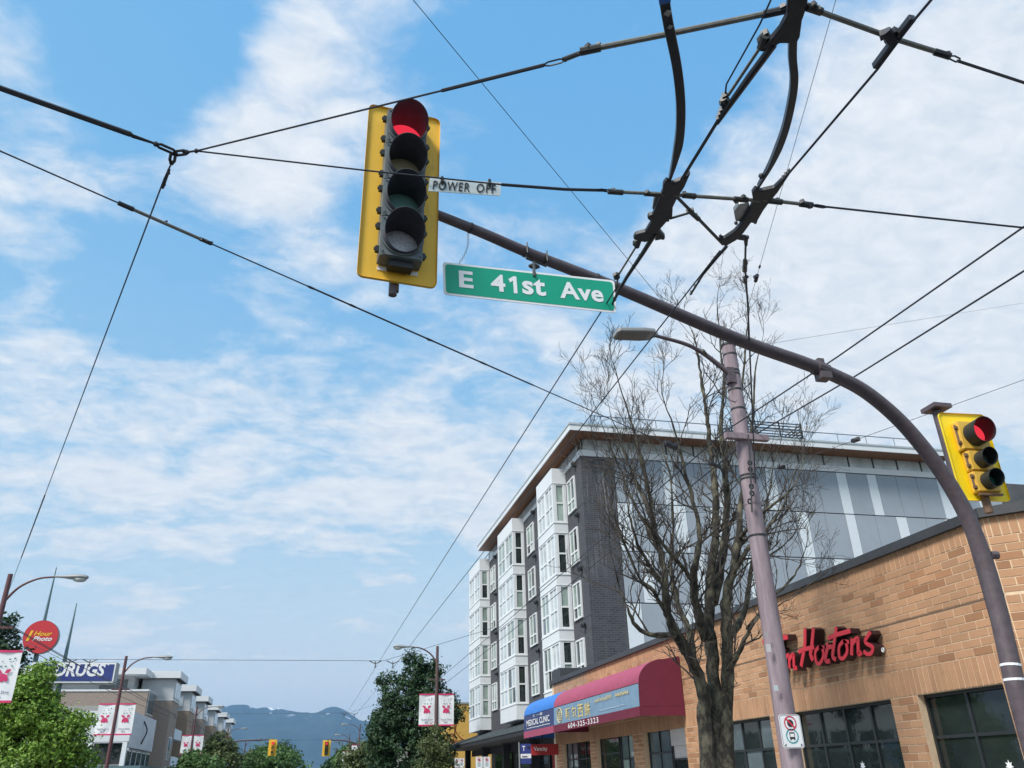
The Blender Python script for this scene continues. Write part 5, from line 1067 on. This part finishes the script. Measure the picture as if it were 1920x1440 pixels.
def make_banner(s):
    """banner on the +X*s side of a post at the origin, facing the road users"""
    root = thing('street_banner', (0, 0, 0), 'x', 'banner', 'street banners'); w, z0, z1 = .82, 4.15, 5.65; x0 = .10*s; x1 = x0+w*s; nx, nz = 6, 8
    vs = [(x0+(x1-x0)*i/nx, -.02+.018*math.sin(i*1.1+j*.6), z0+(z1-z0)*j/nz) for j in range(nz+1) for i in range(nx+1)]
    MB().add(vs, [(j*(nx+1)+i, j*(nx+1)+i+1, (j+1)*(nx+1)+i+1, (j+1)*(nx+1)+i) for j in range(nz) for i in range(nx)]).build('cloth', 'sign_white', root, smooth=True)
    for z in (z0, z1): MB().span((x0-.12*s, -.04, z-.035), (x1, .012, z+.035)).build('arm_rod', 'ink_pink', root)
    cx = (x0+x1)/2; y = -.045
    fl = MB()
    for a, l, w_ in ((-.55, .30, .085), (.0, .26, .09), (.55, .28, .085), (2.2, .2, .06), (-2.1, .22, .06)):
        c = np.array((cx+math.sin(a)*.15, y, 4.97-math.cos(a)*.13)); d = np.array((math.sin(a), 0, -math.cos(a))); sd = np.array((d[2], 0, -d[0])); fl.add([c-d*l*.5, c-d*l*.1+sd*w_, c+d*l*.4+sd*w_*.5, c+d*l*.5, c+d*l*.4-sd*w_*.5, c-d*l*.1-sd*w_], [(0, 1, 2, 3, 4, 5)])
    fl.v = [(p[0], p[1]-.0006*(i//6), p[2]) for i, p in enumerate(fl.v)]; fl.build('flower_print', 'ink_pink', root)
    Rr = random.Random(4); lf = MB()
    for k in range(12): c = (cx+Rr.uniform(-.2, .28), y, 5.18+Rr.uniform(-.02, .32)); r = Rr.uniform(.02, .04); lf.add([(c[0]+r*math.cos(a), y, c[2]+r*.6*math.sin(a)) for a in np.linspace(0, 2*math.pi, 7)[:-1]], [tuple(range(6))])
    tag(lf.build('leaf_print', 'ink_leaf', root), kind='stuff')
    text_on('Victoria Drive', 'lettering', 'ink_navy', root, (cx-.29, y, 4.38), (1, 0, 0), UP, .58, .09); text_on('BIA', 'lettering', 'ink_navy', root, (cx-.09, y, 4.25), (1, 0, 0), UP, .18, .08)
    return root
lampL = make_lamp('pole_maroon', s=1); lampR = make_lamp('pole_brown', s=-1); banR = make_banner(1); banL = make_banner(-1)
ordn = ['nearest', 'second', 'third', 'fourth', 'fifth', 'sixth', 'seventh']
used = {}
def put(proto, loc, label, rz=0.0):
    o = proto if id(proto) not in used else copy_tree(proto); used[id(proto)] = 1; o.location = loc; o.rotation_euler = (0, 0, rz); o['label'] = label; return o
for i, Yv in enumerate((29.6, 49.5, 83, 118, 154, 190)):
    put(lampL, (-10.0, Yv, 0), ordn[i]+' lamp post on the left pavement, arm over the road')
    if i == 0: put(banR, (-10.0, Yv, 0), 'white banner with pink flower cut off at the left edge')
    else:
        put(banL, (-10.0, Yv, 0), 'white flower banner on the left of the '+ordn[i]+' left lamp post'); put(banR, (-10.0, Yv, 0), 'white flower banner on the right of the '+ordn[i]+' left lamp post')
for i, Yv in enumerate((44.8, 112, 138, 165, 195)):
    put(lampR, (6.5, Yv, 0), ordn[i]+' lamp post on the right pavement, arm over the road')
    put(banL, (6.5, Yv, 0), 'white flower banner on the left of the '+ordn[i]+' right lamp post'); put(banR, (6.5, Yv, 0), 'white flower banner on the right of the '+ordn[i]+' right lamp post')

# ================================================================== LEFT SIDE: PYLON SIGN, STORE, APARTMENTS
def pylon():
    Yp = 62.0; root = thing('drugstore_pylon_sign', (-17, Yp, 0), 'pylon sign with red photo disc over a navy box sign on tapered masts', 'sign')
    for (xb, yb), (xt, yt) in (((66, 1260), (106, 1064)), ((121, 1240), (144, 1131))):
        t = at(xt, yt, Y=Yp+.6); b = np.array((t[0], Yp+.6, 0)); MB().tube([b, lerp(b, t, .6), t], [.24, .17, .03], 8).build('mast', 'mast_green', root, smooth=True)
    c = at(76, 1194, Y=Yp); R_ = 1.08; d = MB(); d.tube([c+np.array((0, .45, 0)), c], R_, 36); ds = d.build('disc_sign', 'sign_disc', root, smooth=True)
    rm = MB(); rm.tube([c+np.array((0, .44, 0)), c+np.array((0, .02, 0))], R_+.015, 36, cap=False); rm.build('disc_rim', 'lamp_grey', ds, smooth=True)
    o = c+np.array((0, -.01, 0)); text_on('1', 'lettering', 'ink_yellow', ds, o+np.array((-.86, 0, -.28)), (1, 0, 0), UP, .36, .68, shear=.3, offset=.03)
    text_on('Hour', 'lettering', 'ink_yellow', ds, o+np.array((-.44, 0, .06)), (1, 0, 0), UP, 1.14, .30, shear=.3, offset=.02); text_on('Photo', 'lettering', 'sign_white', ds, o+np.array((-.44, 0, -.27)), (1, 0, 0), UP, 1.18, .30, shear=.3, offset=.02)
    x0, x1 = float(at(60, 1240, Y=Yp)[0]), float(at(220, 1241, Y=Yp)[0]); z1, z0 = float(at(220, 1242, Y=Yp)[2]), float(at(212, 1281, Y=Yp)[2])
    b = MB().span((x0, Yp, z0), (x1, Yp+1.0, z1)).build('box_sign', 'lamp_grey', root)
    fr = MB(); fr.span((x0+.03, Yp-.03, z0+.03), (x1-.03, Yp-.002, z1-.03)); fr.build('face_border', 'sign_white', b); MB().span((x0+.13, Yp-.05, z0+.13), (x1-.13, Yp-.032, z1-.13)).build('sign_face', 'sign_navy', b)
    xa, xb = float(at(101, 1268, Y=Yp)[0]), float(at(196, 1262, Y=Yp)[0]); text_on('DRUGS', 'lettering', 'sign_white', b, (xa, Yp-.055, z0+.42), (1, 0, 0), UP, xb-xa, .85, offset=.035, shear=.12)
    MB().tube([(xb+.15, Yp-.06, z0+1.2), (xb+.15, Yp-.055, z0+1.2)], .06, 8).build('registered_mark', 'sign_white', b)
pylon()
def store():
    root = thing('grey_store', (-15, 72, 0), 'grey metal clad store corner with tall windows behind the left lamp post', 'building')
    X0, X1, Y0 = -34.0, -13.3, 72.0; z1 = float(at(253, 1332, Y=72)[2])
    MB().span((X0, Y0+2.2, 0), (X1-.3, 83, z1-.05)).build('wall', 'store_metal', root)
    MB().span((X0, Y0, z1-2.2), (X1, Y0+.3, z1)).build('upper_panel', 'panel_white', root); MB().span((X1-.3, Y0+.302, z1-2.6), (X1, 83.1, z1-.05)).build('street_panel', 'store_metal', root)
    for x in np.linspace(X1-.25, X0+1, 9): MB().span((x-.16, Y0+.02, .13), (x+.16, Y0+.3, z1-2.202)).build('column', 'frame_white', root)
    for x in np.linspace(X1-.25, X0+1, 9)[:-1]:
        for za, zb in ((.6, 1.9), (2.0, 3.1), (3.2, z1-2.3)):
            MB().span((x-2.2, Y0+.22, za), (x-.18, Y0+.25, zb)).build('window_pane', 'glass_dark', root)
    for y in np.arange(Y0+1, 82, 2.2):
        f = MB().span((X1-.25, y, 1.0), (X1-.2, y+1.7, z1-2.75)).build('window', 'frame_white', root)
        for k in range(2): MB().span((X1-.2, y+.08+.8*k, 1.1), (X1-.17, y+.78+.8*k, z1-2.85)).build('pane', 'glass_grey', f)
    MB().span((X0, Y0-1.6, 2.85), (X1+1.4, Y0-.02, 3.05)).build('entrance_canopy', 'mast_green', root); MB().span((X1+.02, Y0, 2.85), (X1+1.4, 83, 3.048)).build('side_canopy', 'mast_green', root)
    P = smooth_path([(X1+.03, 77.0, z1-.5), (X1+.25, 77.6, z1-1.2), (X1+.03, 77.2, z1-2.2)], 5); MB().tube(P, .06, 6).build('curved_emblem', 'frame_black', root)
store()
def left_apartments():
    XF, Y0, Y1 = -14.0, 90.0, 185.0; root = thing('brick_apartment_row', (XF, Y0, 0), 'long brown brick apartment row with grey roofed bay towers on the left', 'building')
    zb = float(at(297, 1296, Y=Y0)[2]); XB = XF-1.6
    MB().span((-40, Y0, 0), (XB, Y1, zb)).build('wall', 'leftbrick', root); MB().span((-40.05, Y0-.06, zb+.002), (XB+.06, Y1, zb+.18)).build('coping', 'roof_white', root)
    MB().span((-33, Y0-.02, 5.6), (-19.6, Y0-.001, zb-1.3)).build('tan_render_panel', 'stucco_pale' if 'stucco_pale' in MAT else 'concrete', root)
    zr = float(at(331, 1259, Y=95)[2])
    MB().span((-38, Y0+3.0, zb+.18), (XB-2.0, Y1-2, zr-.75)).build('penthouse_wall', 'clad_grey', root); MB().span((-39, Y0+.6, zr-.75), (XB-.6, Y1-1, zr-.15)).build('penthouse_roof', 'roof_white', root)
    MB().span((XB-5.2, Y0+2.94, zb+.3), (XB-2.6, Y0+2.99, zr-1.0)).build('penthouse_window', 'glass_grey', root)
    bays = [95, 109, 123, 138, 153, 168]
    zc = float(at(325, 1313, Y=95)[2])
    for i, y in enumerate(bays):
        w = 5.0
        MB().span((XB, y, 0), (XF, y+w, zc)).build('bay_brick', 'leftbrick_tan' if i % 2 else 'leftbrick', root)
        t = MB().span((XB-1.6, y+.05, zc+.1), (XF+.02, y+w-.05, zr-.7)).build('bay_tower', 'clad_grey', root); MB().span((XB-1.65, y, zc), (XF+.08, y+w, zc+.099)).build('band', 'roof_white', t)
        rf = MB().span((XB-2.0, y-.45, zr-.7), (XF+.55, y+w+.45, zr)).build('bay_roof', 'roof_white', root); MB().span((XB-1.9, y-.35, zr-.75), (XF+.45, y+w+.35, zr-.702)).build('roof_soffit', 'joint_dark', rf)
        f = MB().span((XF+.02, y+.5, zc+.3), (XF+.07, y+w-.4, zr-.95)).build('window', 'frame_white', root)
        for k in range(3): MB().span((XF+.07, y+.6+1.35*k, zc+.4), (XF+.10, y+1.8+1.35*k, zr-1.05)).build('pane', 'glass_pale', f)
        MB().span((XB+.2, y-.04, zc+.5), (XB+.75, y+.049, zr-1.2)).build('side_window', 'frame_white', t) if i > 0 else None
        for z in (1.2, 4.0):
            f = MB().span((XF+.002, y+1.6, z), (XF+.05, y+3.4, z+2.2)).build('window', 'frame_white', root)
            for k in range(2): MB().span((XF+.05, y+1.68+.86*k, z+.08), (XF+.08, y+2.46+.86*k, z+2.12)).build('pane', 'glass_pale' if k else 'glass_grey', f)
        if i+1 < len(bays):
            for z in (.8, 3.6, 6.4):
                f = MB().span((XB+.002, y+w+1.0, z), (XB+.06, y+w+7.5, z+2.3)).build('window', 'frame_white', root)
                for k in range(4): MB().span((XB+.06, y+w+1.1+1.6*k, z+.1), (XB+.09, y+w+2.5+1.6*k, z+2.2)).build('pane', random.choice(['glass_pale', 'glass_grey', 'glass_curtain']), f)
                rl = MB(); rl.span((XB+.1, y+w+.8, z-.15), (XF-.3, y+w+8.0, z-.02)); rl.span((XF-.35, y+w+.8, z-.02), (XF-.3, y+w+8.0, z+.9)); rl.build('balcony', 'panel_pale', root)
    # first white stair window by the gable
    for z in (3.0, 5.6, 8.0):
        if z+1.9 < zb+.2: 
            f = MB().span((XB+.003, Y0+.5, z), (XB+.06, Y0+4.0, z+2.1)).build('window', 'frame_white', root)
            for k in range(3): MB().span((XB+.06, Y0+.6+1.15*k, z+.1), (XB+.09, Y0+1.6+1.15*k, z+2.0)).build('pane', 'glass_grey', f)
left_apartments()

# ================================================================== FAR SIGNALS
def far_signal(side, label):
    Yv = 110.0; s = side; xp = -10.0 if s < 0 else 6.6; q = at(*((511, 1402) if s < 0 else (612, 1403)), Y=Yv); z = float(q[2])
    pl = thing('far_signal_pole', (xp, Yv+.3, .13), label+' signal pole with long mast arm far up the street', 'pole')
    MB().tube([(xp, Yv+.3, .13), (xp, Yv+.3, z-.6), (xp-s*.5, Yv+.3, z+.5), (xp-s*2, Yv+.3, z+.85), (q[0], Yv+.3, z+.95)], [.14, .12, .11, .1, .06], 8).build('mast_arm', 'davit_metal', pl, smooth=True)
    sg = thing('far_traffic_signal', (float(q[0]), Yv, z-.9), label+' small yellow traffic signal far up the street', 'traffic signal')
    MB().span((q[0]-.48, Yv, z-.9), (q[0]+.48, Yv+.05, z+.9)).build('backboard', 'signal_yellow', sg, bevel=.03)
    for k in range(3):
        zc = z+.5-.5*k; MB().span((q[0]-.2, Yv-.15, zc-.22), (q[0]+.2, Yv-.002, zc+.22)).build('housing', 'signal_yellow_old' if s < 0 else 'frame_black', sg)
        visor_mesh(.17, .25, .15, 12).xf(lambda p: p+np.array((q[0], Yv-.151, zc))).build('visor', 'frame_black' if s > 0 else 'signal_yellow_old', sg)
        lens_mesh(.15, 10).xf(lambda p: p+np.array((q[0], Yv-.155, zc))).build('lens', ('lens_red_dim', 'lens_amber', 'lens_green')[k], sg)
far_signal(-1, 'left'); far_signal(1, 'right')

# ================================================================== TREES
def leaves(lobes, n, size, seed, clump=.5, per=22, up=.25):
    """leaf quads gathered in clumps over the lobes' volume; returns vertex and face arrays"""
    R = np.random.default_rng(seed); V = []; nl = len(lobes); vol = np.array([l[3]*l[4]+l[5]*l[3] for l in lobes]); pr = vol/vol.sum()
    nc = n//per; which = R.choice(nl, nc, p=pr); L_ = np.array(lobes)[which]
    d = R.normal(size=(nc, 3)); d /= np.linalg.norm(d, axis=1)[:, None]; rad = R.uniform(.35, 1.0, nc)**.45; rad *= R.uniform(.88, 1.08, nc)
    cc = L_[:, :3]+d*rad[:, None]*L_[:, 3:6]; cs = clump*R.uniform(.5, 1.25, nc)
    c = np.repeat(cc, per, 0)+R.normal(size=(nc*per, 3))*np.repeat(cs, per)[:, None]*np.array((.5, .5, .34)); m = len(c)
    out = np.repeat(d, per, 0); nrm = R.normal(size=(m, 3))+out*.7+np.array((0, 0, .9)); nrm /= np.linalg.norm(nrm, axis=1)[:, None]
    t = np.cross(nrm, R.normal(size=(m, 3))); t /= np.linalg.norm(t, axis=1)[:, None]; b = np.cross(nrm, t); s = size*R.uniform(.6, 1.3, m)[:, None]
    V = np.stack([c-t*s, c+b*s*.55+nrm*s*.15, c+t*s, c-b*s*.55+nrm*s*.15], 1).reshape(-1, 3); F = np.arange(m*4).reshape(-1, 4); return V, F
def big_mesh(name, V, F, m, parent):
    V = V-parent_world(parent); me = bpy.data.meshes.new(name); me.vertices.add(len(V)); me.vertices.foreach_set('co', V.astype(np.float32).ravel()); k = F.shape[1]
    me.loops.add(F.size); me.loops.foreach_set('vertex_index', F.astype(np.int32).ravel()); me.polygons.add(len(F)); me.polygons.foreach_set('loop_start', np.arange(0, F.size, k, dtype=np.int32)); me.update(calc_edges=True)
    me.materials.append(MAT[m]); o = bpy.data.objects.new(name, me); COL.objects.link(o); o.parent = parent; return o
def leafy(name, label, base, lobes, n, size, m, seed, clump=.5, trunk=.2, extra=None):
    root = thing(name, base, label, 'tree'); base = np.array(base); lobes = [(base[0]+l[0], base[1]+l[1], l[2], l[3], l[4], l[5]) for l in lobes]
    t = MB(); top = max(l[2] for l in lobes); Rr = random.Random(seed); main = list(lobes)
    for l in main:
        for _ in range(4):
            a, b_ = Rr.uniform(0, 6.28), Rr.uniform(-.5, 1.2); k = Rr.uniform(.85, 1.05); q = Rr.uniform(.22, .38)
            lobes.append((l[0]+l[3]*k*math.cos(a)*math.cos(b_), l[1]+l[4]*k*math.sin(a)*math.cos(b_), l[2]+l[5]*k*math.sin(b_), l[3]*q, l[4]*q, l[5]*q))
    t.tube([base, base+np.array((.05, .05, top*.35)), base+np.array((-.05, 0, top*.8))], [trunk, trunk*.75, trunk*.25], 9)
    for l in main: s0 = base+np.array((0, 0, Rr.uniform(.25, .5)*top)); e = np.array(l[:3]); t.tube([s0, lerp(s0, e, .5)+np.array((0, 0, .15)), e], [trunk*.45, trunk*.28, trunk*.08], 6)
    t.build('trunk', 'bark_far', root, smooth=True); V, F = leaves(lobes, n, size, seed, clump); big_mesh('crown', V, F, m, root); return root
# bright maple at the lower left
bx = at(80, 1380, Y=36.0)
leafy('maple_tree', 'bright green leafy maple before the pylon sign at lower left', (float(bx[0]), 36.0, .13), [(-.5, 0, 2.6, 1.9, 1.8, 1.6), (.75, -.2, 3.3, 1.15, 1.2, 1.1), (-.7, 0, 4.4, 1.05, 1.2, 1.1), (-1.5, .2, 4.2, 1.1, 1.2, 1.1), (1.2, 0, 2.2, .95, 1.2, 1.1), (-.55, 0, 5.35, .5, .6, .7), (-2.1, .2, 2.9, 1.2, 1.3, 1.3), (-1.0, .3, 5.2, .55, .6, .55), (.2, 0, 3.9, .7, .8, .7)], 36000, .075, 'leaf_spring', 21, .34, .16)
bx = at(-18, 1300, Y=55.0)
leafy('dark_tree', 'dark green tree top cut off by the left edge', (float(bx[0]), 55.0, .13), [(0, 0, 7.6, 1.6, 1.6, 2.4), (-.6, 0, 9.4, 1.2, 1.2, 1.6), (.5, 0, 6.0, 1.7, 1.6, 1.8)], 9000, .14, 'leaf_dark', 22, .5, .2)
# tall dark trees on the right pavement
bx = at(772, 1400, Y=56.0); x0 = float(bx[0])
leafy('hornbeam_tree', 'tall dense dark green tree behind the right banner post', (x0, 56.0, .13), [(-.1, 0, 3.4, 2.7, 2.4, 1.8), (.3, 0, 5.2, 2.5, 2.2, 1.8), (-.9, 0, 6.6, 1.4, 1.5, 1.5), (.05, 0, 7.9, 1.0, 1.0, 1.35), (1.0, 0, 7.2, 1.1, 1.2, 1.3), (1.9, .1, 5.6, 1.2, 1.3, 1.2), (-1.7, 0, 4.4, 1.3, 1.3, 1.3), (-1.9, 0, 2.6, .8, 1.0, .9), (1.3, -.2, 3.0, 1.6, 1.6, 1.3)], 46000, .095, 'leaf_dark', 23, .36, .22)
bx = at(812, 1400, Y=42.0); x0 = float(bx[0])
leafy('young_tree', 'small olive green young tree at the foot of the right banner post', (x0, 42.0, .13), [(0, 0, 2.2, .8, .8, 1.1), (.2, 0, 3.1, .55, .6, .8), (-.6, 0, 1.5, .6, .7, .7), (.6, 0, 2.0, .6, .6, .7)], 7000, .06, 'leaf_olive', 24, .3, .05)
k = 0
for (px_, py, Yv, wd, ht, m, lab, nm) in ((368, 1428, 80, 2.3, 4.3, 'leaf_mid', 'green tree under the third left lamp banner', 'street_tree'), (415, 1395, 98, 2.3, 6.6, 'leaf_olive', 'olive tree before the brick row beside the fourth left lamp', 'street_tree'), (512, 1412, 128, 4.6, 6.4, 'leaf_mid', 'round green tree left of the street end before the mountain', 'street_tree'), (520, 1400, 150, 3.6, 8.0, 'leaf_dark', 'dark tree top behind the round green tree', 'street_tree'),
        (470, 1425, 140, 3.0, 6.0, 'leaf_olive', 'low olive tree beside the fifth left lamp', 'street_tree'), (660, 1405, 150, 3.4, 7.2, 'leaf_mid', 'far green tree left of the tall dark tree', 'street_tree'), (632, 1420, 185, 3.0, 6.2, 'leaf_dark', 'farthest small green tree right of the street end', 'street_tree'), (690, 1415, 105, 2.6, 5.6, 'leaf_olive', 'green tree low behind the second right banners', 'street_tree')):
    b = at(px_, py, Y=Yv); leafy(nm, lab, (float(b[0]), Yv, .13), [(0, 0, ht*.55, wd*.9, wd*.8, ht*.32), (-wd*.35, 0, ht*.68, wd*.55, wd*.5, ht*.24), (wd*.4, 0, ht*.62, wd*.5, wd*.5, ht*.24), (0, 0, ht*.8, wd*.5, wd*.5, ht*.2)], 5200, .055+Yv*.0013, m, 40+k, wd*.24, .16); k += 1
# low shop row far right behind the trees
fs = thing('far_shop', (9.5, 120, 0), 'pale low shop far up the street on the right', 'building'); MB().span((8.5, 100, 0), (18, 135, 4.6)).build('wall', 'concrete', fs); MB().span((8.4, 99.9, 4.602), (18.1, 135.1, 4.8)).build('coping', 'lamp_grey', fs)
for y in (102, 110, 118, 126): MB().span((8.46, y, .6), (8.498, y+6, 3.4)).build('window', 'glass_grey', fs)

# ---------------------------------------------------------------- the bare tree on the right pavement
def bare_tree():
    Yt = 12.6; root = thing('bare_tree', tuple(at(1345, 1440, Y=Yt)*np.array((1, 1, 0))+np.array((0, 0, .13))), 'leafless many stemmed tree in front of the brick shop', 'tree')
    R = random.Random(17); big = MB(); tw = MB()
    def Q(x, y, dy=0.0): return at(x, y, Y=Yt+dy*1.5)
    foot = np.array((float(root.location[0]), Yt, .13))
    limbs = [  # pixel trace with depth offset, radius start/end
        ([(1328, 1440, 0), (1322, 1345, 0), (1316, 1290, -.05), (1300, 1240, -.15), (1270, 1190, -.3), (1252, 1150, -.4), (1248, 1100, -.5), (1240, 1040, -.5), (1225, 980, -.5), (1212, 900, -.55), (1192, 820, -.6), (1165, 740, -.6)], .150, .012),
        ([(1345, 1440, .05), (1342, 1345, .05), (1338, 1260, .1), (1330, 1180, .15), (1332, 1090, .2), (1342, 1000, .25), (1340, 920, .25), (1332, 840, .3), (1322, 760, .3), (1312, 690, .3), (1300, 620, .35)], .160, .012),
        ([(1362, 1440, 0), (1360, 1345, 0), (1364, 1270, 0), (1362, 1180, 0), (1362, 1120, 0), (1375, 1070, -.05), (1385, 1010, -.1), (1392, 920, -.1), (1394, 840, -.1), (1390, 760, -.1), (1396, 680, -.1), (1402, 600, -.1)], .150, .010),
        ([(1325, 1200, .15), (1305, 1140, 0), (1300, 1090, -.1), (1305, 1050, -.2), (1312, 1000, -.2), (1298, 940, -.2), (1282, 870, -.2), (1262, 800, -.25), (1240, 740, -.25)], .09, .010),
        ([(1336, 1130, .2), (1355, 1040, .4), (1362, 960, .5), (1360, 880, .5), (1352, 800, .6), (1358, 720, .6), (1350, 640, .6), (1345, 565, .6)], .10, .009),
        ([(1362, 1200, 0), (1388, 1165, .2), (1402, 1120, .3), (1408, 1070, .4), (1425, 1000, .5), (1440, 930, .6), (1455, 850, .6)], .075, .009),
        ([(1300, 1240, -.15), (1290, 1180, .2), (1270, 1130, .4), (1258, 1060, .5), (1262, 990, .6), (1258, 900, .6), (1240, 830, .7)], .07, .009),
        ([(1262, 1190, -.35), (1235, 1192, -.5), (1200, 1180, -.6), (1180, 1150, -.7), (1165, 1110, -.7), (1150, 1060, -.8)], .055, .008),
        ([(1364, 1260, 0), (1385, 1225, -.3), (1400, 1190, -.4), (1420, 1160, -.5), (1450, 1140, -.5), (1480, 1125, -.6)], .05, .007),
        ([(1375, 1075, -.05), (1395, 1040, -.3), (1420, 1010, -.4), (1452, 975, -.5), (1478, 930, -.5), (1490, 880, -.5)], .05, .007),
        ([(1392, 900, -.1), (1405, 840, -.4), (1412, 770, -.5), (1415, 700, -.5), (1428, 640, -.5)], .04, .006),
        ([(1248, 1100, -.5), (1222, 1065, -.6), (1195, 1020, -.8), (1180, 960, -.8), (1172, 900, -.8)], .045, .006),
        ([(1225, 980, -.5), (1205, 930, -.3), (1180, 880, -.2), (1160, 820, -.1), (1145, 770, -.1)], .04, .006),
        ([(1252, 1150, -.4), (1225, 1110, -.5), (1195, 1075, -.5), (1168, 1010, -.6), (1145, 945, -.6), (1130, 880, -.6)], .042, .006),
        ([(1240, 1040, -.5), (1210, 985, -.4), (1180, 925, -.3), (1150, 850, -.2), (1128, 790, -.2)], .036, .006),
        ([(1300, 1090, -.1), (1268, 1050, -.7), (1235, 1010, -.9), (1205, 960, -1.0), (1190, 890, -1.0), (1182, 820, -1.0)], .04, .006),
        ([(1385, 1010, -.1), (1425, 965, -.6), (1465, 935, -.8), (1495, 900, -.8), (1508, 860, -.8)], .036, .006),
        ([(1400, 1180, .2), (1440, 1130, -.2), (1475, 1095, -.3), (1500, 1060, -.4), (1515, 1010, -.4)], .036, .006),
        ([(1408, 1070, .4), (1430, 1050, .7), (1460, 1030, .9), (1490, 1000, 1.0), (1505, 950, 1.0)], .04, .006)]
    def norm(v): return v/(np.linalg.norm(v)+1e-9)
    def twig(p, d, L_, r, lv):
        n = 4 if lv < 2 else 3; pts = [p]; dd = d
        for i in range(n):
            dd = norm(dd+np.array((R.uniform(-.28, .28), R.uniform(-.28, .28), R.uniform(-.1, .30)))); pts.append(pts[-1]+dd*L_/n)
        tw.tube(pts, np.linspace(r, max(.0036, r*.4), n+1), 4 if r > .008 else 3, cap=False)
        if lv >= 3: return
        kids = (6, 4, 3)[lv] if lv < 3 else 0
        for k in range(kids):
            t = R.uniform(.2, 1.0); i = min(n-1, int(t*n)); q = lerp(pts[i], pts[i+1], t*n-i); side = norm(np.cross(dd, (R.uniform(-1, 1), R.uniform(-1, 1), R.uniform(-1, 1)))); nd = norm(dd*.75+side*R.uniform(.45, .95)+np.array((0, 0, .18)))
            twig(q, nd, L_*R.uniform(.4, .68), r*R.uniform(.5, .65), lv+1)
    for pts, r0, r1 in limbs:
        P = [Q(*q) for q in pts]
        if pts[0][1] == 1440: P = [lerp(P[0], foot, .85)*np.array((1, 1, 0))+np.array((0, 0, .13))]+P
        P = smooth_path(P, 10 if r0 > .15 else 4); n = len(P); P = [p+np.array((R.uniform(-.012, .012), R.uniform(-.02, .02), 0)) for p in P]
        rs = [r0+(r1-r0)*(i/(n-1))**.8 for i in range(n)]; rs = [r*R.uniform(.95, 1.06) for r in rs]
        big.tube(P, rs, 18 if r0 > .15 else 9)
        tot = sum(np.linalg.norm(P[i+1]-P[i]) for i in range(n-1)); cnt = int(tot*(3.6 if r0 < .14 else 2.2))
        for k in range(cnt):
            f = R.uniform(.30 if r0 > .15 else .12, 1.0); i = min(n-2, int(f*(n-1))); p = lerp(P[i], P[i+1], f*(n-1)-i)
            if p[2] < 2.6: continue
            d = norm(P[i+1]-P[i]); side = norm(np.cross(d, (R.uniform(-1, 1), R.uniform(-1, 1), .2*R.uniform(-1, 1)))); twig(p, norm(d*.75+side*R.uniform(.5, 1.0)+np.array((0, 0, .1))), R.uniform(.4, 1.05)*(1.12-.42*f), min(.02, rs[i]*.5), 1)
        twig(P[-1], norm(P[-1]-P[-2]), .9, r1, 0)
    from mathutils import noise as mnz
    big.xf(lambda p: p+np.array(mnz.noise_vector(Vector(p*np.array((7, 7, 4)))))*.022+np.array(mnz.noise_vector(Vector(p*21)))*.009)
    big.build('trunk', 'bark', root, smooth=True); tag(tw.build('twigs', 'bark_twig', root), kind='stuff')
bare_tree()
